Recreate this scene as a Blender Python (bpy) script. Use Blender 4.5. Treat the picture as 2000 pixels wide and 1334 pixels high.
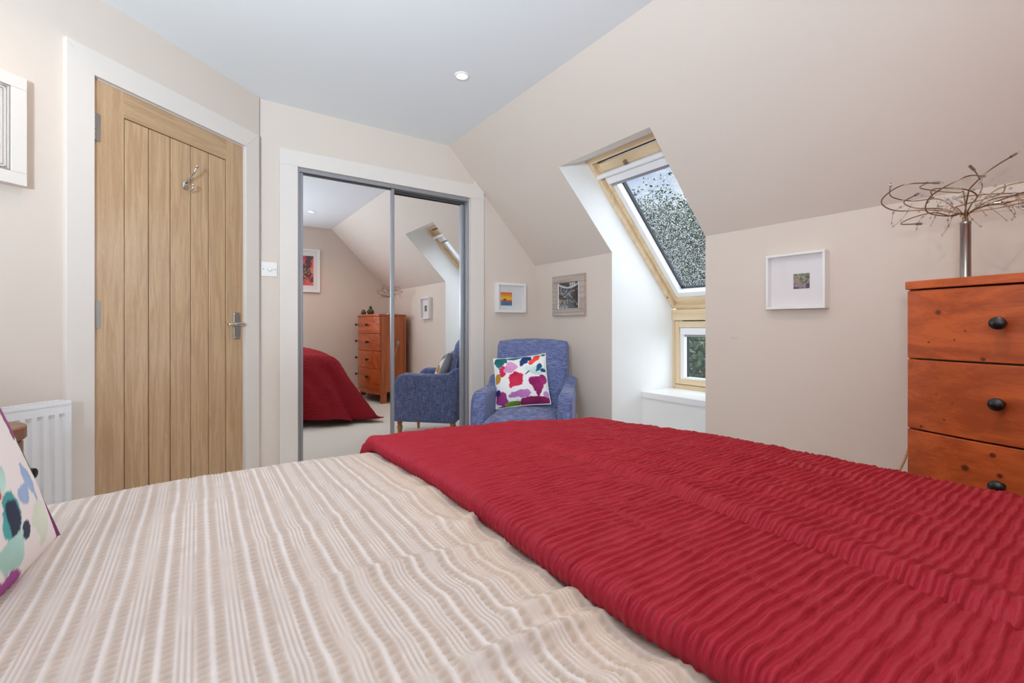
import bpy, bmesh, math, random
import numpy as np
from mathutils import Vector, Matrix

for o in list(bpy.data.objects): bpy.data.objects.remove(o)
scene = bpy.context.scene
COL = scene.collection
rnd = random.Random(7)
PI = math.pi

def lin(r, g, b):
    f = lambda c: c/12.92 if c <= .04045 else ((c+.055)/1.055)**2.4
    return (f(r/255), f(g/255), f(b/255), 1)

# ------------------------------------------------------------------ camera
cam = bpy.data.cameras.new('camera')
camo = bpy.data.objects.new('camera', cam); COL.objects.link(camo)
YAW = math.radians(34.7)
camo.location = (0, 0, 1.03); camo.rotation_euler = (PI/2, 0, -YAW)
cam.sensor_width = 36; cam.lens = 889/2000*36
cam.shift_y = -(667-635)/2000
cam.clip_start = .02
scene.camera = camo

# ------------------------------------------------------------------ view, sky, sun, added fill lights
scene.view_settings.view_transform = 'Standard'
scene.view_settings.look = 'None'
scene.view_settings.exposure = 0.05
scene.view_settings.gamma = 1
scene.view_settings.use_curve_mapping = False
scene.cycles.use_denoising = True
scene.cycles.max_bounces = 12
scene.cycles.diffuse_bounces = 8
scene.cycles.transparent_max_bounces = 16
scene.cycles.caustics_refractive = True
scene.cycles.sample_clamp_indirect = 6

world = bpy.data.worlds.new('sky'); scene.world = world; world.use_nodes = True
nt = world.node_tree; N = nt.nodes; LK = nt.links; N.clear()
wo = N.new('ShaderNodeOutputWorld'); bg = N.new('ShaderNodeBackground')
tc = N.new('ShaderNodeTexCoord'); nz = N.new('ShaderNodeTexNoise'); nz.inputs['Scale'].default_value = 4.5; nz.inputs['Detail'].default_value = 6
cr = N.new('ShaderNodeValToRGB')
cr.color_ramp.elements[0].position = .46; cr.color_ramp.elements[0].color = lin(112, 158, 226)
cr.color_ramp.elements[1].position = .62; cr.color_ramp.elements[1].color = lin(240, 244, 250)
LK.new(tc.outputs['Generated'], nz.inputs['Vector']); LK.new(nz.outputs['Fac'], cr.inputs['Fac'])
LK.new(cr.outputs['Color'], bg.inputs['Color']); bg.inputs['Strength'].default_value = 1.0
LK.new(bg.outputs['Background'], wo.inputs['Surface'])

SUN_E, SIDE_FILL_E, SPOT_E, CEIL_FILL_E = 10.0, 7.0, 7.5, 54.0
sun = bpy.data.lights.new('sun', 'SUN'); sun.energy = SUN_E; sun.angle = math.radians(140); sun.color = (.86, .93, 1.0)
suno = bpy.data.objects.new('sun', sun); COL.objects.link(suno)
suno.rotation_euler = Vector((-.72, .08, -.69)).to_track_quat('-Z', 'Y').to_euler()
# added side fill standing in an invented head-wall window (behind the pillows, left of the frame)
wl = bpy.data.lights.new('head_wall_fill', 'AREA'); wl.energy = SIDE_FILL_E; wl.shape = 'RECTANGLE'; wl.size = 1.1; wl.size_y = .95; wl.color = (.84, .92, 1.0)
wlo = bpy.data.objects.new('head_wall_fill', wl); COL.objects.link(wlo)
wlo.location = (-1.13, .45, 1.62); wlo.rotation_euler = (PI/2+math.radians(12), 0, -PI/2)

# added unseen fill aimed at the ceiling (a lamp body is built round it further down)
fl = bpy.data.lights.new('ceiling_fill', 'AREA'); fl.energy = CEIL_FILL_E; fl.shape = 'DISK'; fl.size = .27; fl.color = (.70, .86, 1.0); fl.spread = math.radians(125)
flo = bpy.data.objects.new('ceiling_fill', fl); COL.objects.link(flo)
FILL_POS = Vector((-.85, -.35, 1.28)); FDIR = Vector((.42, .70, .60)).normalized()
flo.location = FILL_POS+FDIR*.07; flo.rotation_euler = FDIR.to_track_quat('-Z', 'Y').to_euler()

# ------------------------------------------------------------------ materials
def newmat(name):
    m = bpy.data.materials.new(name); m.use_nodes = True
    return m, m.node_tree.nodes, m.node_tree.links, m.node_tree.nodes['Principled BSDF']

def mat(name, rgb, rough=.6, metal=0, spec=.5, var=.04, vscale=8, bump=0, bscale=200, coat=0, sheen=0, stretch=None):
    m, n, l, b = newmat(name)
    c = lin(*rgb)
    b.inputs['Roughness'].default_value = rough; b.inputs['Metallic'].default_value = metal
    b.inputs['Specular IOR Level'].default_value = spec
    if coat: b.inputs['Coat Weight'].default_value = coat; b.inputs['Coat Roughness'].default_value = .15
    if sheen: b.inputs['Sheen Weight'].default_value = sheen; b.inputs['Sheen Roughness'].default_value = .5
    t = n.new('ShaderNodeTexCoord'); src = t.outputs['Object']
    if stretch:
        mp = n.new('ShaderNodeMapping'); mp.inputs['Scale'].default_value = stretch
        l.new(src, mp.inputs['Vector']); src = mp.outputs['Vector']
    z = n.new('ShaderNodeTexNoise'); z.inputs['Scale'].default_value = vscale; z.inputs['Detail'].default_value = 4
    l.new(src, z.inputs['Vector'])
    mx = n.new('ShaderNodeMix'); mx.data_type = 'RGBA'
    mx.inputs['A'].default_value = tuple(x*(1-var) for x in c[:3])+(1,)
    mx.inputs['B'].default_value = tuple(min(1, x*(1+var)) for x in c[:3])+(1,)
    l.new(z.outputs['Fac'], mx.inputs['Factor']); l.new(mx.outputs['Result'], b.inputs['Base Color'])
    if bump:
        z2 = n.new('ShaderNodeTexNoise'); z2.inputs['Scale'].default_value = bscale; z2.inputs['Detail'].default_value = 3
        l.new(src, z2.inputs['Vector'])
        bp = n.new('ShaderNodeBump'); bp.inputs['Strength'].default_value = bump; bp.inputs['Distance'].default_value = .002
        l.new(z2.outputs['Fac'], bp.inputs['Height']); l.new(bp.outputs['Normal'], b.inputs['Normal'])
    return m

def wood(name, dark, light, axis='Z', scale=9, rough=.35, coat=.0, knots=(), fine=.25):
    """grain running along the named local axis"""
    m, n, l, b = newmat(name)
    t = n.new('ShaderNodeTexCoord'); mp = n.new('ShaderNodeMapping')
    s = [1, 1, 1]; s['XYZ'.index(axis)] = .06
    mp.inputs['Scale'].default_value = s
    l.new(t.outputs['Object'], mp.inputs['Vector'])
    z = n.new('ShaderNodeTexNoise'); z.inputs['Scale'].default_value = scale*2.2; z.inputs['Detail'].default_value = 5; z.inputs['Distortion'].default_value = 1.1
    z2 = n.new('ShaderNodeTexNoise'); z2.inputs['Scale'].default_value = scale*26; z2.inputs['Detail'].default_value = 3
    l.new(mp.outputs['Vector'], z.inputs['Vector']); l.new(mp.outputs['Vector'], z2.inputs['Vector'])
    a = n.new('ShaderNodeMath'); a.operation = 'MULTIPLY_ADD'; a.inputs[1].default_value = fine
    l.new(z2.outputs['Fac'], a.inputs[0]); l.new(z.outputs['Fac'], a.inputs[2])
    r = n.new('ShaderNodeValToRGB')
    r.color_ramp.elements[0].position = .38+fine*.5; r.color_ramp.elements[0].color = lin(*dark)
    r.color_ramp.elements[1].position = .64+fine*.5; r.color_ramp.elements[1].color = lin(*light)
    l.new(a.outputs[0], r.inputs['Fac']); out = r.outputs['Color']
    for (kx, kz, kr) in knots:
        sp = n.new('ShaderNodeSeparateXYZ'); l.new(t.outputs['Object'], sp.inputs[0])
        cb = n.new('ShaderNodeCombineXYZ'); l.new(sp.outputs['X'], cb.inputs['X']); l.new(sp.outputs['Z'], cb.inputs['Z'])
        d = n.new('ShaderNodeVectorMath'); d.operation = 'DISTANCE'; d.inputs[1].default_value = (kx, 0, kz)
        l.new(cb.outputs[0], d.inputs[0])
        mr = n.new('ShaderNodeMapRange'); mr.inputs['From Min'].default_value = kr*.7; mr.inputs['From Max'].default_value = kr*1.5
        mr.inputs['To Min'].default_value = .85; mr.inputs['To Max'].default_value = 0
        l.new(d.outputs['Value'], mr.inputs['Value'])
        mx = n.new('ShaderNodeMix'); mx.data_type = 'RGBA'; mx.inputs['B'].default_value = lin(58, 24, 12)
        l.new(mr.outputs[0], mx.inputs['Factor']); l.new(out, mx.inputs['A']); out = mx.outputs['Result']
    l.new(out, b.inputs['Base Color'])
    b.inputs['Roughness'].default_value = rough
    if coat: b.inputs['Coat Weight'].default_value = coat; b.inputs['Coat Roughness'].default_value = .25
    bp = n.new('ShaderNodeBump'); bp.inputs['Strength'].default_value = .08; bp.inputs['Distance'].default_value = .001
    l.new(a.outputs[0], bp.inputs['Height']); l.new(bp.outputs['Normal'], b.inputs['Normal'])
    return m

def attrmat(name, rough=.8, bump=.15, bscale=500, spec=.3, sheen=0):
    m, n, l, b = newmat(name)
    a = n.new('ShaderNodeAttribute'); a.attribute_name = 'Col'
    l.new(a.outputs['Color'], b.inputs['Base Color'])
    b.inputs['Roughness'].default_value = rough; b.inputs['Specular IOR Level'].default_value = spec
    if sheen: b.inputs['Sheen Weight'].default_value = sheen
    t = n.new('ShaderNodeTexCoord'); z = n.new('ShaderNodeTexNoise'); z.inputs['Scale'].default_value = bscale
    l.new(t.outputs['Object'], z.inputs['Vector'])
    bp = n.new('ShaderNodeBump'); bp.inputs['Strength'].default_value = bump; bp.inputs['Distance'].default_value = .001
    l.new(z.outputs['Fac'], bp.inputs['Height']); l.new(bp.outputs['Normal'], b.inputs['Normal'])
    return m

def weave(name, c1, c2, c3, rough=.85):
    """linen weave: two crossed stretched noises"""
    m, n, l, b = newmat(name)
    t = n.new('ShaderNodeTexCoord'); outs = []
    for sc in ((420, 420, 22), (22, 22, 420)):
        mp = n.new('ShaderNodeMapping'); mp.inputs['Scale'].default_value = sc
        z = n.new('ShaderNodeTexNoise'); z.inputs['Scale'].default_value = 1; z.inputs['Detail'].default_value = 2
        l.new(t.outputs['Object'], mp.inputs['Vector']); l.new(mp.outputs['Vector'], z.inputs['Vector']); outs.append(z.outputs['Fac'])
    a = n.new('ShaderNodeMath'); a.operation = 'ADD'; l.new(outs[0], a.inputs[0]); l.new(outs[1], a.inputs[1])
    h = n.new('ShaderNodeMath'); h.operation = 'MULTIPLY'; h.inputs[1].default_value = .5; l.new(a.outputs[0], h.inputs[0])
    r = n.new('ShaderNodeValToRGB'); e = r.color_ramp.elements
    e[0].position = .36; e[0].color = lin(*c1); e[1].position = .66; e[1].color = lin(*c3)
    x = e.new(.5); x.color = lin(*c2)
    l.new(h.outputs[0], r.inputs['Fac']); l.new(r.outputs['Color'], b.inputs['Base Color'])
    b.inputs['Roughness'].default_value = rough; b.inputs['Sheen Weight'].default_value = .15
    bp = n.new('ShaderNodeBump'); bp.inputs['Strength'].default_value = .25; bp.inputs['Distance'].default_value = .0015
    l.new(h.outputs[0], bp.inputs['Height']); l.new(bp.outputs['Normal'], b.inputs['Normal'])
    return m

M = {}
M['wall'] = mat('wall_paint', (219, 206, 194), .75, var=.012, vscale=3, bump=.05, bscale=120, spec=.3)
M['ceil'] = mat('ceiling_paint', (235, 239, 241), .85, var=.01, vscale=3, spec=.2)
M['reveal'] = mat('reveal_paint', (240, 240, 238), .7, var=.01, spec=.3)
M['trim'] = mat('trim_paint', (226, 218, 210), .42, var=.01)
M['gloss'] = mat('white_gloss', (240, 240, 240), .3, var=.01)
M['carpet'] = mat('carpet', (220, 216, 208), .95, var=.1, vscale=60, bump=.9, bscale=420, spec=.1)
M['oak_v'] = wood('oak_vertical', (182, 146, 108), (200, 166, 126), 'Z', 20, .34, coat=.8, fine=.4)
M['oak_h'] = wood('oak_horizontal', (178, 142, 104), (196, 162, 122), 'X', 20, .34, coat=.8, fine=.4)
M['groove'] = mat('dark_groove', (92, 62, 36), .7)
M['pinewin'] = wood('window_pine', (220, 192, 152), (236, 212, 176), 'Z', 8, .35, coat=.3, fine=.3)
M['pinewin_y'] = wood('window_pine_cross', (220, 192, 152), (236, 212, 176), 'Y', 8, .35, coat=.3, fine=.3)
kn = [(-.375, 1.07, .0065), (-.40, .975, .003), (-.31, 1.012, .0025), (-.335, .985, .0025), (-.27, .93, .005), (-.42, .70, .004), (-.36, .735, .003), (-.34, .79, .002), (-.38, .81, .002), (-.31, .60, .008), (-.25, .655, .006), (-.235, .60, .006), (.1, .8, .008), (.25, 1.0, .007), (.2, .55, .008)]
M['pine'] = wood('stained_pine', (160, 70, 26), (196, 94, 42), 'X', 7, .38, coat=.2, knots=kn, fine=.3)
M['pine_v'] = wood('stained_pine_upright', (158, 78, 34), (190, 104, 50), 'Z', 7, .4, coat=.2, fine=.3)
M['black'] = mat('dark_knob', (22, 18, 16), .3, var=.1)
M['chrome'] = mat('polished_chrome', (206, 204, 200), .12, metal=1, var=.02)
M['steel'] = mat('brushed_steel', (168, 162, 156), .28, metal=1, var=.06, stretch=(60, 60, 2))
M['wire'] = mat('wire_chest_reflection', (150, 122, 98), .25, metal=1)  # brown of the reflected pine chest is mixed into the wire colour
M['alu'] = mat('grey_aluminium', (158, 158, 162), .4, metal=.45, var=.03)
M['aludark'] = mat('dark_aluminium', (86, 82, 82), .45, metal=.5, var=.03)
M['white_pl'] = mat('white_plastic', (238, 236, 232), .35, var=.01)
M['rad'] = mat('radiator_enamel', (238, 239, 240), .3, var=.01)
M['denim'] = weave('blue_linen', (58, 70, 116), (90, 102, 148), (158, 166, 200))
M['piping'] = mat('blue_piping', (112, 120, 160), .8)
M['legwood'] = wood('turned_leg_wood', (176, 120, 64), (206, 154, 96), 'Z', 10, .4, coat=.2)
M['drumwood'] = wood('drum_wood', (118, 74, 48), (146, 98, 68), 'X', 8, .4, coat=.2)
M['mattress'] = mat('mattress_ticking', (214, 204, 190), .9, bump=.2)
M['bedbase'] = mat('bed_base_fabric', (150, 138, 124), .9, bump=.2)
M['pillow'] = mat('pillow_cotton', (236, 232, 228), .9, bump=.1)
M['purple'] = mat('purple_piping', (112, 38, 92), .7)
M['whitepipe'] = mat('white_piping', (236, 238, 236), .8)
M['frame_w'] = mat('white_frame', (236, 234, 232), .4, var=.01)
M['card'] = mat('mount_card', (232, 228, 230), .9, var=.01)
M['driftwood'] = wood('driftwood_frame', (168, 152, 140), (196, 182, 170), 'X', 12, .6)
M['leaf'] = mat('leaf_green', (58, 84, 40), .5, var=.5, vscale=3)
M['leaf2'] = mat('leaf_grey_green', (84, 100, 78), .55, var=.45, vscale=3)
M['bark'] = mat('bark', (84, 70, 56), .9, bump=.6, bscale=30)
M['grass'] = mat('grass', (70, 92, 48), .9, var=.3)
M['rubber'] = mat('black_gasket', (26, 28, 32), .6)
M['cable'] = mat('clear_cable_orange_reflection', (176, 128, 84), .4)  # clear flex; the orange it reflects is put into its colour
M['switchgrey'] = mat('switch_grey_green', (146, 156, 140), .4)
M['jar'] = mat('dark_green_glass', (66, 74, 54), .15, var=.2)
M['art'] = attrmat('painted_paper', .75, .1, 300)
M['print'] = attrmat('printed_cotton', .85, .2, 700, sheen=.1)

def emit(name, rgb, s):
    m, n, l, b = newmat(name)
    b.inputs['Base Color'].default_value = (.9, .9, .9, 1)
    b.inputs['Emission Color'].default_value = lin(*rgb); b.inputs['Emission Strength'].default_value = s
    return m
M['lamp'] = emit('downlight_lens', (255, 244, 232), 9)

m, n, l, b = newmat('mirror_glass'); b.inputs['Base Color'].default_value = (.9, .9, .9, 1); b.inputs['Metallic'].default_value = 1; b.inputs['Roughness'].default_value = .0
M['mirror'] = m
m, n, l, b = newmat('window_pane'); n.remove(b)
o_ = n['Material Output']; tr = n.new('ShaderNodeBsdfTransparent'); gl = n.new('ShaderNodeBsdfGlossy'); gl.inputs['Roughness'].default_value = .02
fr = n.new('ShaderNodeValue'); fr.outputs[0].default_value = .05; mx = n.new('ShaderNodeMixShader')
tr.inputs['Color'].default_value = (.97, .985, .98, 1)
l.new(fr.outputs[0], mx.inputs[0]); l.new(tr.outputs[0], mx.inputs[1]); l.new(gl.outputs[0], mx.inputs[2]); l.new(mx.outputs[0], o_.inputs[0])
M['pane'] = m
m, n, l, b = newmat('rain_water'); b.inputs['Transmission Weight'].default_value = 1; b.inputs['IOR'].default_value = 1.33; b.inputs['Roughness'].default_value = 0
M['water'] = m
m, n, l, b = newmat('clear_bead'); b.inputs['Transmission Weight'].default_value = 1; b.inputs['IOR'].default_value = 1.45; b.inputs['Roughness'].default_value = .03
M['bead'] = m
m, n, l, b = newmat('picture_glass'); n.remove(b)
o_ = n['Material Output']; tr = n.new('ShaderNodeBsdfTransparent'); gl = n.new('ShaderNodeBsdfGlossy'); gl.inputs['Roughness'].default_value = .03
mx = n.new('ShaderNodeMixShader'); mx.inputs[0].default_value = .05
l.new(tr.outputs[0], mx.inputs[1]); l.new(gl.outputs[0], mx.inputs[2]); l.new(mx.outputs[0], o_.inputs[0])
M['pglass'] = m

# quilt: colour by stripe across local X
m, n, l, b = newmat('seersucker_quilt')
a = n.new('ShaderNodeAttribute'); a.attribute_name = 'Col'; l.new(a.outputs['Color'], b.inputs['Base Color'])
b.inputs['Roughness'].default_value = .9; b.inputs['Specular IOR Level'].default_value = .2
t = n.new('ShaderNodeTexCoord'); z = n.new('ShaderNodeTexNoise'); z.inputs['Scale'].default_value = 600; z.inputs['Detail'].default_value = 2
l.new(t.outputs['Object'], z.inputs['Vector']); bp = n.new('ShaderNodeBump'); bp.inputs['Strength'].default_value = .3; bp.inputs['Distance'].default_value = .001
l.new(z.outputs['Fac'], bp.inputs['Height']); l.new(bp.outputs['Normal'], b.inputs['Normal'])
M['quilt'] = m
M['throw'] = mat('red_crinkle_cotton', (150, 22, 40), .6, var=.12, vscale=1, bump=.5, bscale=2.2, spec=.26, stretch=(30, 170, 60))

# ------------------------------------------------------------------ mesh helpers
class MB:
    def __init__(s): s.v = []; s.f = []
    def add(s, vs, fs, mx=None):
        k = len(s.v)
        if mx is not None: vs = [tuple(mx @ Vector(p)) for p in vs]
        s.v += [tuple(p) for p in vs]; s.f += [tuple(i+k for i in f) for f in fs]
    def box(s, a, b, mx=None):
        x0, y0, z0 = a; x1, y1, z1 = b
        s.add([(x0,y0,z0),(x1,y0,z0),(x1,y1,z0),(x0,y1,z0),(x0,y0,z1),(x1,y0,z1),(x1,y1,z1),(x0,y1,z1)],
              [(0,3,2,1),(4,5,6,7),(0,1,5,4),(1,2,6,5),(2,3,7,6),(3,0,4,7)], mx)
        return s
    def quad(s, *p): s.add(p, [tuple(range(len(p)))]); return s
    def prism(s, poly, ax, a, b, mx=None):
        """poly of 2-D points extruded along axis ax from a to b"""
        def P(p, t):
            q = list(p); q.insert(ax, t); return tuple(q)
        n_ = len(poly)
        vs = [P(p, a) for p in poly]+[P(p, b) for p in poly]
        fs = [tuple(range(n_))[::-1], tuple(range(n_, 2*n_))]+[(i, (i+1) % n_, (i+1) % n_+n_, i+n_) for i in range(n_)]
        s.add(vs, fs, mx); return s
    def lathe(s, prof, seg=24, mx=None, cap=True):
        vs = []; fs = []
        for (r, z) in prof:
            for k in range(seg):
                t = 2*PI*k/seg; vs.append((r*math.cos(t), r*math.sin(t), z))
        for i in range(len(prof)-1):
            for k in range(seg):
                k2 = (k+1) % seg; fs.append((i*seg+k, i*seg+k2, (i+1)*seg+k2, (i+1)*seg+k))
        if cap:
            fs.append(tuple(range(seg))[::-1]); fs.append(tuple((len(prof)-1)*seg+k for k in range(seg)))
        s.add(vs, fs, mx); return s
    def tube(s, pts, r, seg=8, mx=None, closed=False):
        pts = [Vector(p) for p in pts]; n_ = len(pts); vs = []; fs = []; up = None
        for i, p in enumerate(pts):
            if closed: d = pts[(i+1) % n_]-pts[i-1]
            else: d = pts[min(i+1, n_-1)]-pts[max(i-1, 0)]
            d.normalize()
            if up is None:
                up = Vector((0, 0, 1)) if abs(d.z) < .9 else Vector((1, 0, 0))
            a = d.cross(up); a.normalize(); up = a.cross(d); up.normalize()
            rr = r[i] if isinstance(r, (list, tuple)) else r
            for k in range(seg):
                t = 2*PI*k/seg; vs.append(tuple(p+a*(rr*math.cos(t))+up*(rr*math.sin(t))))
        m_ = n_ if closed else n_-1
        for i in range(m_):
            j = (i+1) % n_
            for k in range(seg):
                k2 = (k+1) % seg; fs.append((i*seg+k, i*seg+k2, j*seg+k2, j*seg+k))
        if not closed: fs += [tuple(range(seg))[::-1], tuple((n_-1)*seg+k for k in range(seg))]
        s.add(vs, fs, mx); return s
    def ball(s, c, r, seg=10, rings=6, sc=(1, 1, 1), mx=None):
        prof = [(max(1e-4, math.sin(PI*i/rings)), -math.cos(PI*i/rings)) for i in range(rings+1)]
        T = Matrix.Translation(c) @ Matrix.Diagonal((r*sc[0], r*sc[1], r*sc[2], 1))
        s.lathe(prof, seg, (mx @ T) if mx is not None else T); return s
    def build(s, name, material, parent=None, smooth=False, bevel=0, seg=2, sub=0, angle=35):
        me = bpy.data.meshes.new(name); me.from_pydata(s.v, [], s.f); me.update()
        return link(name, me, material, parent, smooth, bevel, seg, sub, angle)

def link(name, me, material, parent=None, smooth=False, bevel=0, seg=2, sub=0, angle=35):
    bm = bmesh.new(); bm.from_mesh(me); bmesh.ops.recalc_face_normals(bm, faces=bm.faces[:]); bm.to_mesh(me); bm.free()
    o = bpy.data.objects.new(name, me); COL.objects.link(o); me.materials.append(material)
    if smooth is True: me.shade_smooth()
    elif smooth == 'auto':
        me.shade_smooth(); me.set_sharp_from_angle(angle=math.radians(angle))
    if bevel:
        md = o.modifiers.new('bevel', 'BEVEL'); md.width = bevel; md.segments = seg; md.limit_method = 'ANGLE'; md.angle_limit = math.radians(30)
        if smooth is False: me.shade_smooth(); md.harden_normals = True
    if sub:
        md = o.modifiers.new('sub', 'SUBSURF'); md.levels = sub; md.render_levels = sub
    if parent: o.parent = parent
    return o

def tag(o, label=None, cat=None, group=None, kind=None):
    if label: o['label'] = label
    if cat: o['category'] = cat
    if group: o['group'] = group
    if kind: o['kind'] = kind
    return o
def thing(name, label, cat, loc=(0, 0, 0), rz=0, group=None):
    o = bpy.data.objects.new(name, None); COL.objects.link(o); o.empty_display_size = .1
    o.location = loc; o.rotation_euler = (0, 0, rz)
    return tag(o, label, cat, group)
def sroot(name, loc=(0, 0, 0), rz=0, label=None):
    o = bpy.data.objects.new(name, None); COL.objects.link(o); o.location = loc; o.rotation_euler = (0, 0, rz)
    return tag(o, label, kind='structure')
def struct(name, mb, material, label=None, **k):
    return tag(mb.build(name, material, **k), label, kind='structure')

# numpy value noise
def vnoise(x, y, seed=0):
    x = np.asarray(x, float); y = np.asarray(y, float)
    xi = np.floor(x).astype(np.int64); yi = np.floor(y).astype(np.int64); xf = x-xi; yf = y-yi
    def h(a, b_):
        q = (a*374761393+b_*668265263+seed*2147483647) & 0xffffffff
        q = ((q ^ (q >> 13))*1274126177) & 0xffffffff
        return ((q ^ (q >> 16)) & 0xffff)/65535.0
    u = xf*xf*(3-2*xf); v = yf*yf*(3-2*yf)
    return (h(xi, yi)*(1-u)+h(xi+1, yi)*u)*(1-v)+(h(xi, yi+1)*(1-u)+h(xi+1, yi+1)*u)*v
def fbm(x, y, seed=0, oct=4):
    s = 0; a = .5
    for i in range(oct): s = s+a*vnoise(x*2**i, y*2**i, seed+i*17); a *= .5
    return s/(1-.5**oct)

def gridmesh(name, P, colors=None, wrap=False):
    """P: (n,m,3) array -> mesh"""
    n_, m_ = P.shape[:2]
    me = bpy.data.meshes.new(name)
    nf = (n_-1)*(m_-1)
    idx = np.arange(n_*m_).reshape(n_, m_)
    q = np.stack([idx[:-1, :-1], idx[1:, :-1], idx[1:, 1:], idx[:-1, 1:]], -1).reshape(-1)
    me.vertices.add(n_*m_); me.vertices.foreach_set('co', P.reshape(-1).astype(np.float32))
    me.loops.add(nf*4); me.loops.foreach_set('vertex_index', q.astype(np.int32))
    me.polygons.add(nf); me.polygons.foreach_set('loop_start', np.arange(0, nf*4, 4, dtype=np.int32))
    me.update(calc_edges=True); me.validate()
    if colors is not None:
        ca = me.color_attributes.new('Col', 'FLOAT_COLOR', 'POINT')
        c = np.ones((n_*m_, 4), np.float32); c[:, :3] = colors.reshape(-1, 3)
        ca.data.foreach_set('color', c.reshape(-1))
    me.shade_smooth()
    return me
def linkmesh(name, me, material, parent=None):
    o = bpy.data.objects.new(name, me); COL.objects.link(o); me.materials.append(material)
    if parent: o.parent = parent
    return o
def L3(rgb): return np.array(lin(*rgb)[:3])

def blobs(u, v, base, items, seed, wob=.6, freq=8):
    """watercolour blobs (u,v,ru,rv,rot,rgb) over a ground colour"""
    C = np.empty(u.shape+(3,)); C[:] = L3(base)
    for k, (cu, cv, ru, rv, rot, rgb) in enumerate(items):
        a = math.radians(rot); du = (u-cu)*math.cos(a)+(v-cv)*math.sin(a); dv = -(u-cu)*math.sin(a)+(v-cv)*math.cos(a)
        r = np.sqrt((du/ru)**2+(dv/rv)**2)+wob*2*(fbm(u*freq+k*3.1, v*freq+k*1.7, seed+k)-.5)
        w = np.clip((1-r)/.07, 0, 1)[..., None]
        shade = (.72+.55*fbm(u*5+k, v*5-k, seed+50+k))[..., None]
        col = np.clip(L3(rgb)*shade+.05*(shade-.9), 0, 1)
        C = C*(1-w)+col*w
    return C

# ------------------------------------------------------------------ room dimensions
ZC = 2.41; XR = 2.432; YF = 3.157; YB = -.5; XL = -1.0; ZK = 1.546; XS = 1.595
SY0, SY1 = 1.537, 2.262                                  # dormer opening
XT, ZT = 1.935, 2.059                                    # its top edge on the slope
DW = math.atan2(.657, .754)                              # direction of the door wall
DO = Vector((-.357, 2.555, 0)); DD = Vector((.754, .657, 0)).normalized()
def dpt(s, z): p = DO+DD*s; return (p.x, p.y, z)
sC = .885; corner = dpt(sC, 0); sL = (XL-DO.x)/DD.x; cl = dpt(sL, 0)

mb = MB(); mb.box((XL-.2, YB-.1, -.08), (3.3, 3.75, 0)); struct('floor', mb, M['carpet'], 'pale grey fitted carpet')
mb = MB(); mb.box((XL-.2, YB-.1, ZC), (XS, YF+.6, ZC+.08)); struct('ceiling', mb, M['ceil'], 'flat white ceiling')

mb = MB()
def sl(x): return ZC-(x-XS)*(ZC-ZK)/(XR-XS)
for (ya, yb, xa, xb) in ((YB-.05, SY0, XS, XR), (SY1, YF+.02, XS, XR), (SY0, SY1, XS, XT)):
    mb.quad((xa, ya, sl(xa)), (xa, yb, sl(xa)), (xb, yb, sl(xb)), (xb, ya, sl(xb)))
struct('wall_slope', mb, M['wall'], 'sloping cream ceiling over the right wall')
mb = MB()
mb.box((XR, YB-.05, 0), (XR+.06, SY0-.001, ZK)).box((XR, SY1+.001, 0), (XR+.06, YF+.05, ZK))
struct('wall_right', mb, M['wall'], 'low cream wall under the slope')
MB().box((XR-.0008, 1.345, .957), (XR+.01, 1.385, .9585)).build('scuff_mark', mat('scuff', (168, 132, 116), .8), bpy.data.objects['wall_right'])
# dormer cheeks, head and apron
FT = Vector((2.172, 0, 2.151)); FB = Vector((3.124, 0, 1.161)); XV = 3.128
for (nm, y, d) in (('wall_dormer_left', SY1, .03), ('wall_dormer_right', SY0, -.03)):
    poly = [(XT+.002, ZT+.002), (FT.x+.05, FT.z+.09), (XV+.12, FB.z+.05), (XV+.12, 0), (XR+.003, 0), (XR+.003, ZK+.002)]
    mb = MB(); mb.prism(poly, 1, y, y+d); struct(nm, mb, M['reveal'], 'bright white cheek of the dormer window')
mb = MB(); mb.prism([(XT, ZT), (FT.x+.06, FT.z+.02), (FT.x+.06, FT.z+.06), (XT, ZT+.03)], 1, SY0, SY1); struct('wall_dormer_top', mb, M['reveal'])
mb = MB(); mb.box((2.764, SY0, 0), (2.80, SY1, .50)); struct('wall_apron', mb, M['reveal'], 'white boxed panel under the window sill')
mb = MB(); mb.box((2.745, SY0, .488), (XV+.06, SY1, .532)); struct('trim_1', mb, M['gloss'], 'white window sill board', bevel=.003)

# far wall with the wardrobe opening
OX0, OX1, OZ = .526, 1.769, 2.034
mb = MB()
mb.quad((corner[0]-.05, YF, 0), (OX0, YF, 0), (OX0, YF, ZC+.02), (corner[0]-.05, YF, ZC+.02))
mb.quad((OX0, YF, OZ), (OX1, YF, OZ), (OX1, YF, sl(OX1)), (XS, YF, ZC), (OX0, YF, ZC))
mb.quad((OX1, YF, 0), (XR, YF, 0), (XR, YF, ZK), (OX1, YF, sl(OX1)))
mb.quad((OX0, YF, 0), (OX0, YF+.13, 0), (OX0, YF+.13, OZ), (OX0, YF, OZ)); mb.quad((OX1, YF, 0), (OX1, YF+.13, 0), (OX1, YF+.13, OZ), (OX1, YF, OZ))
mb.quad((OX0, YF, OZ), (OX1, YF, OZ), (OX1, YF+.13, OZ), (OX0, YF+.13, OZ)); mb.quad((OX0, YF+.13, 0), (OX1, YF+.13, 0), (OX1, YF+.13, OZ), (OX0, YF+.13, OZ))
struct('wall_far', mb, M['wall'], 'cream end wall around the mirrored wardrobe')
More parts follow.
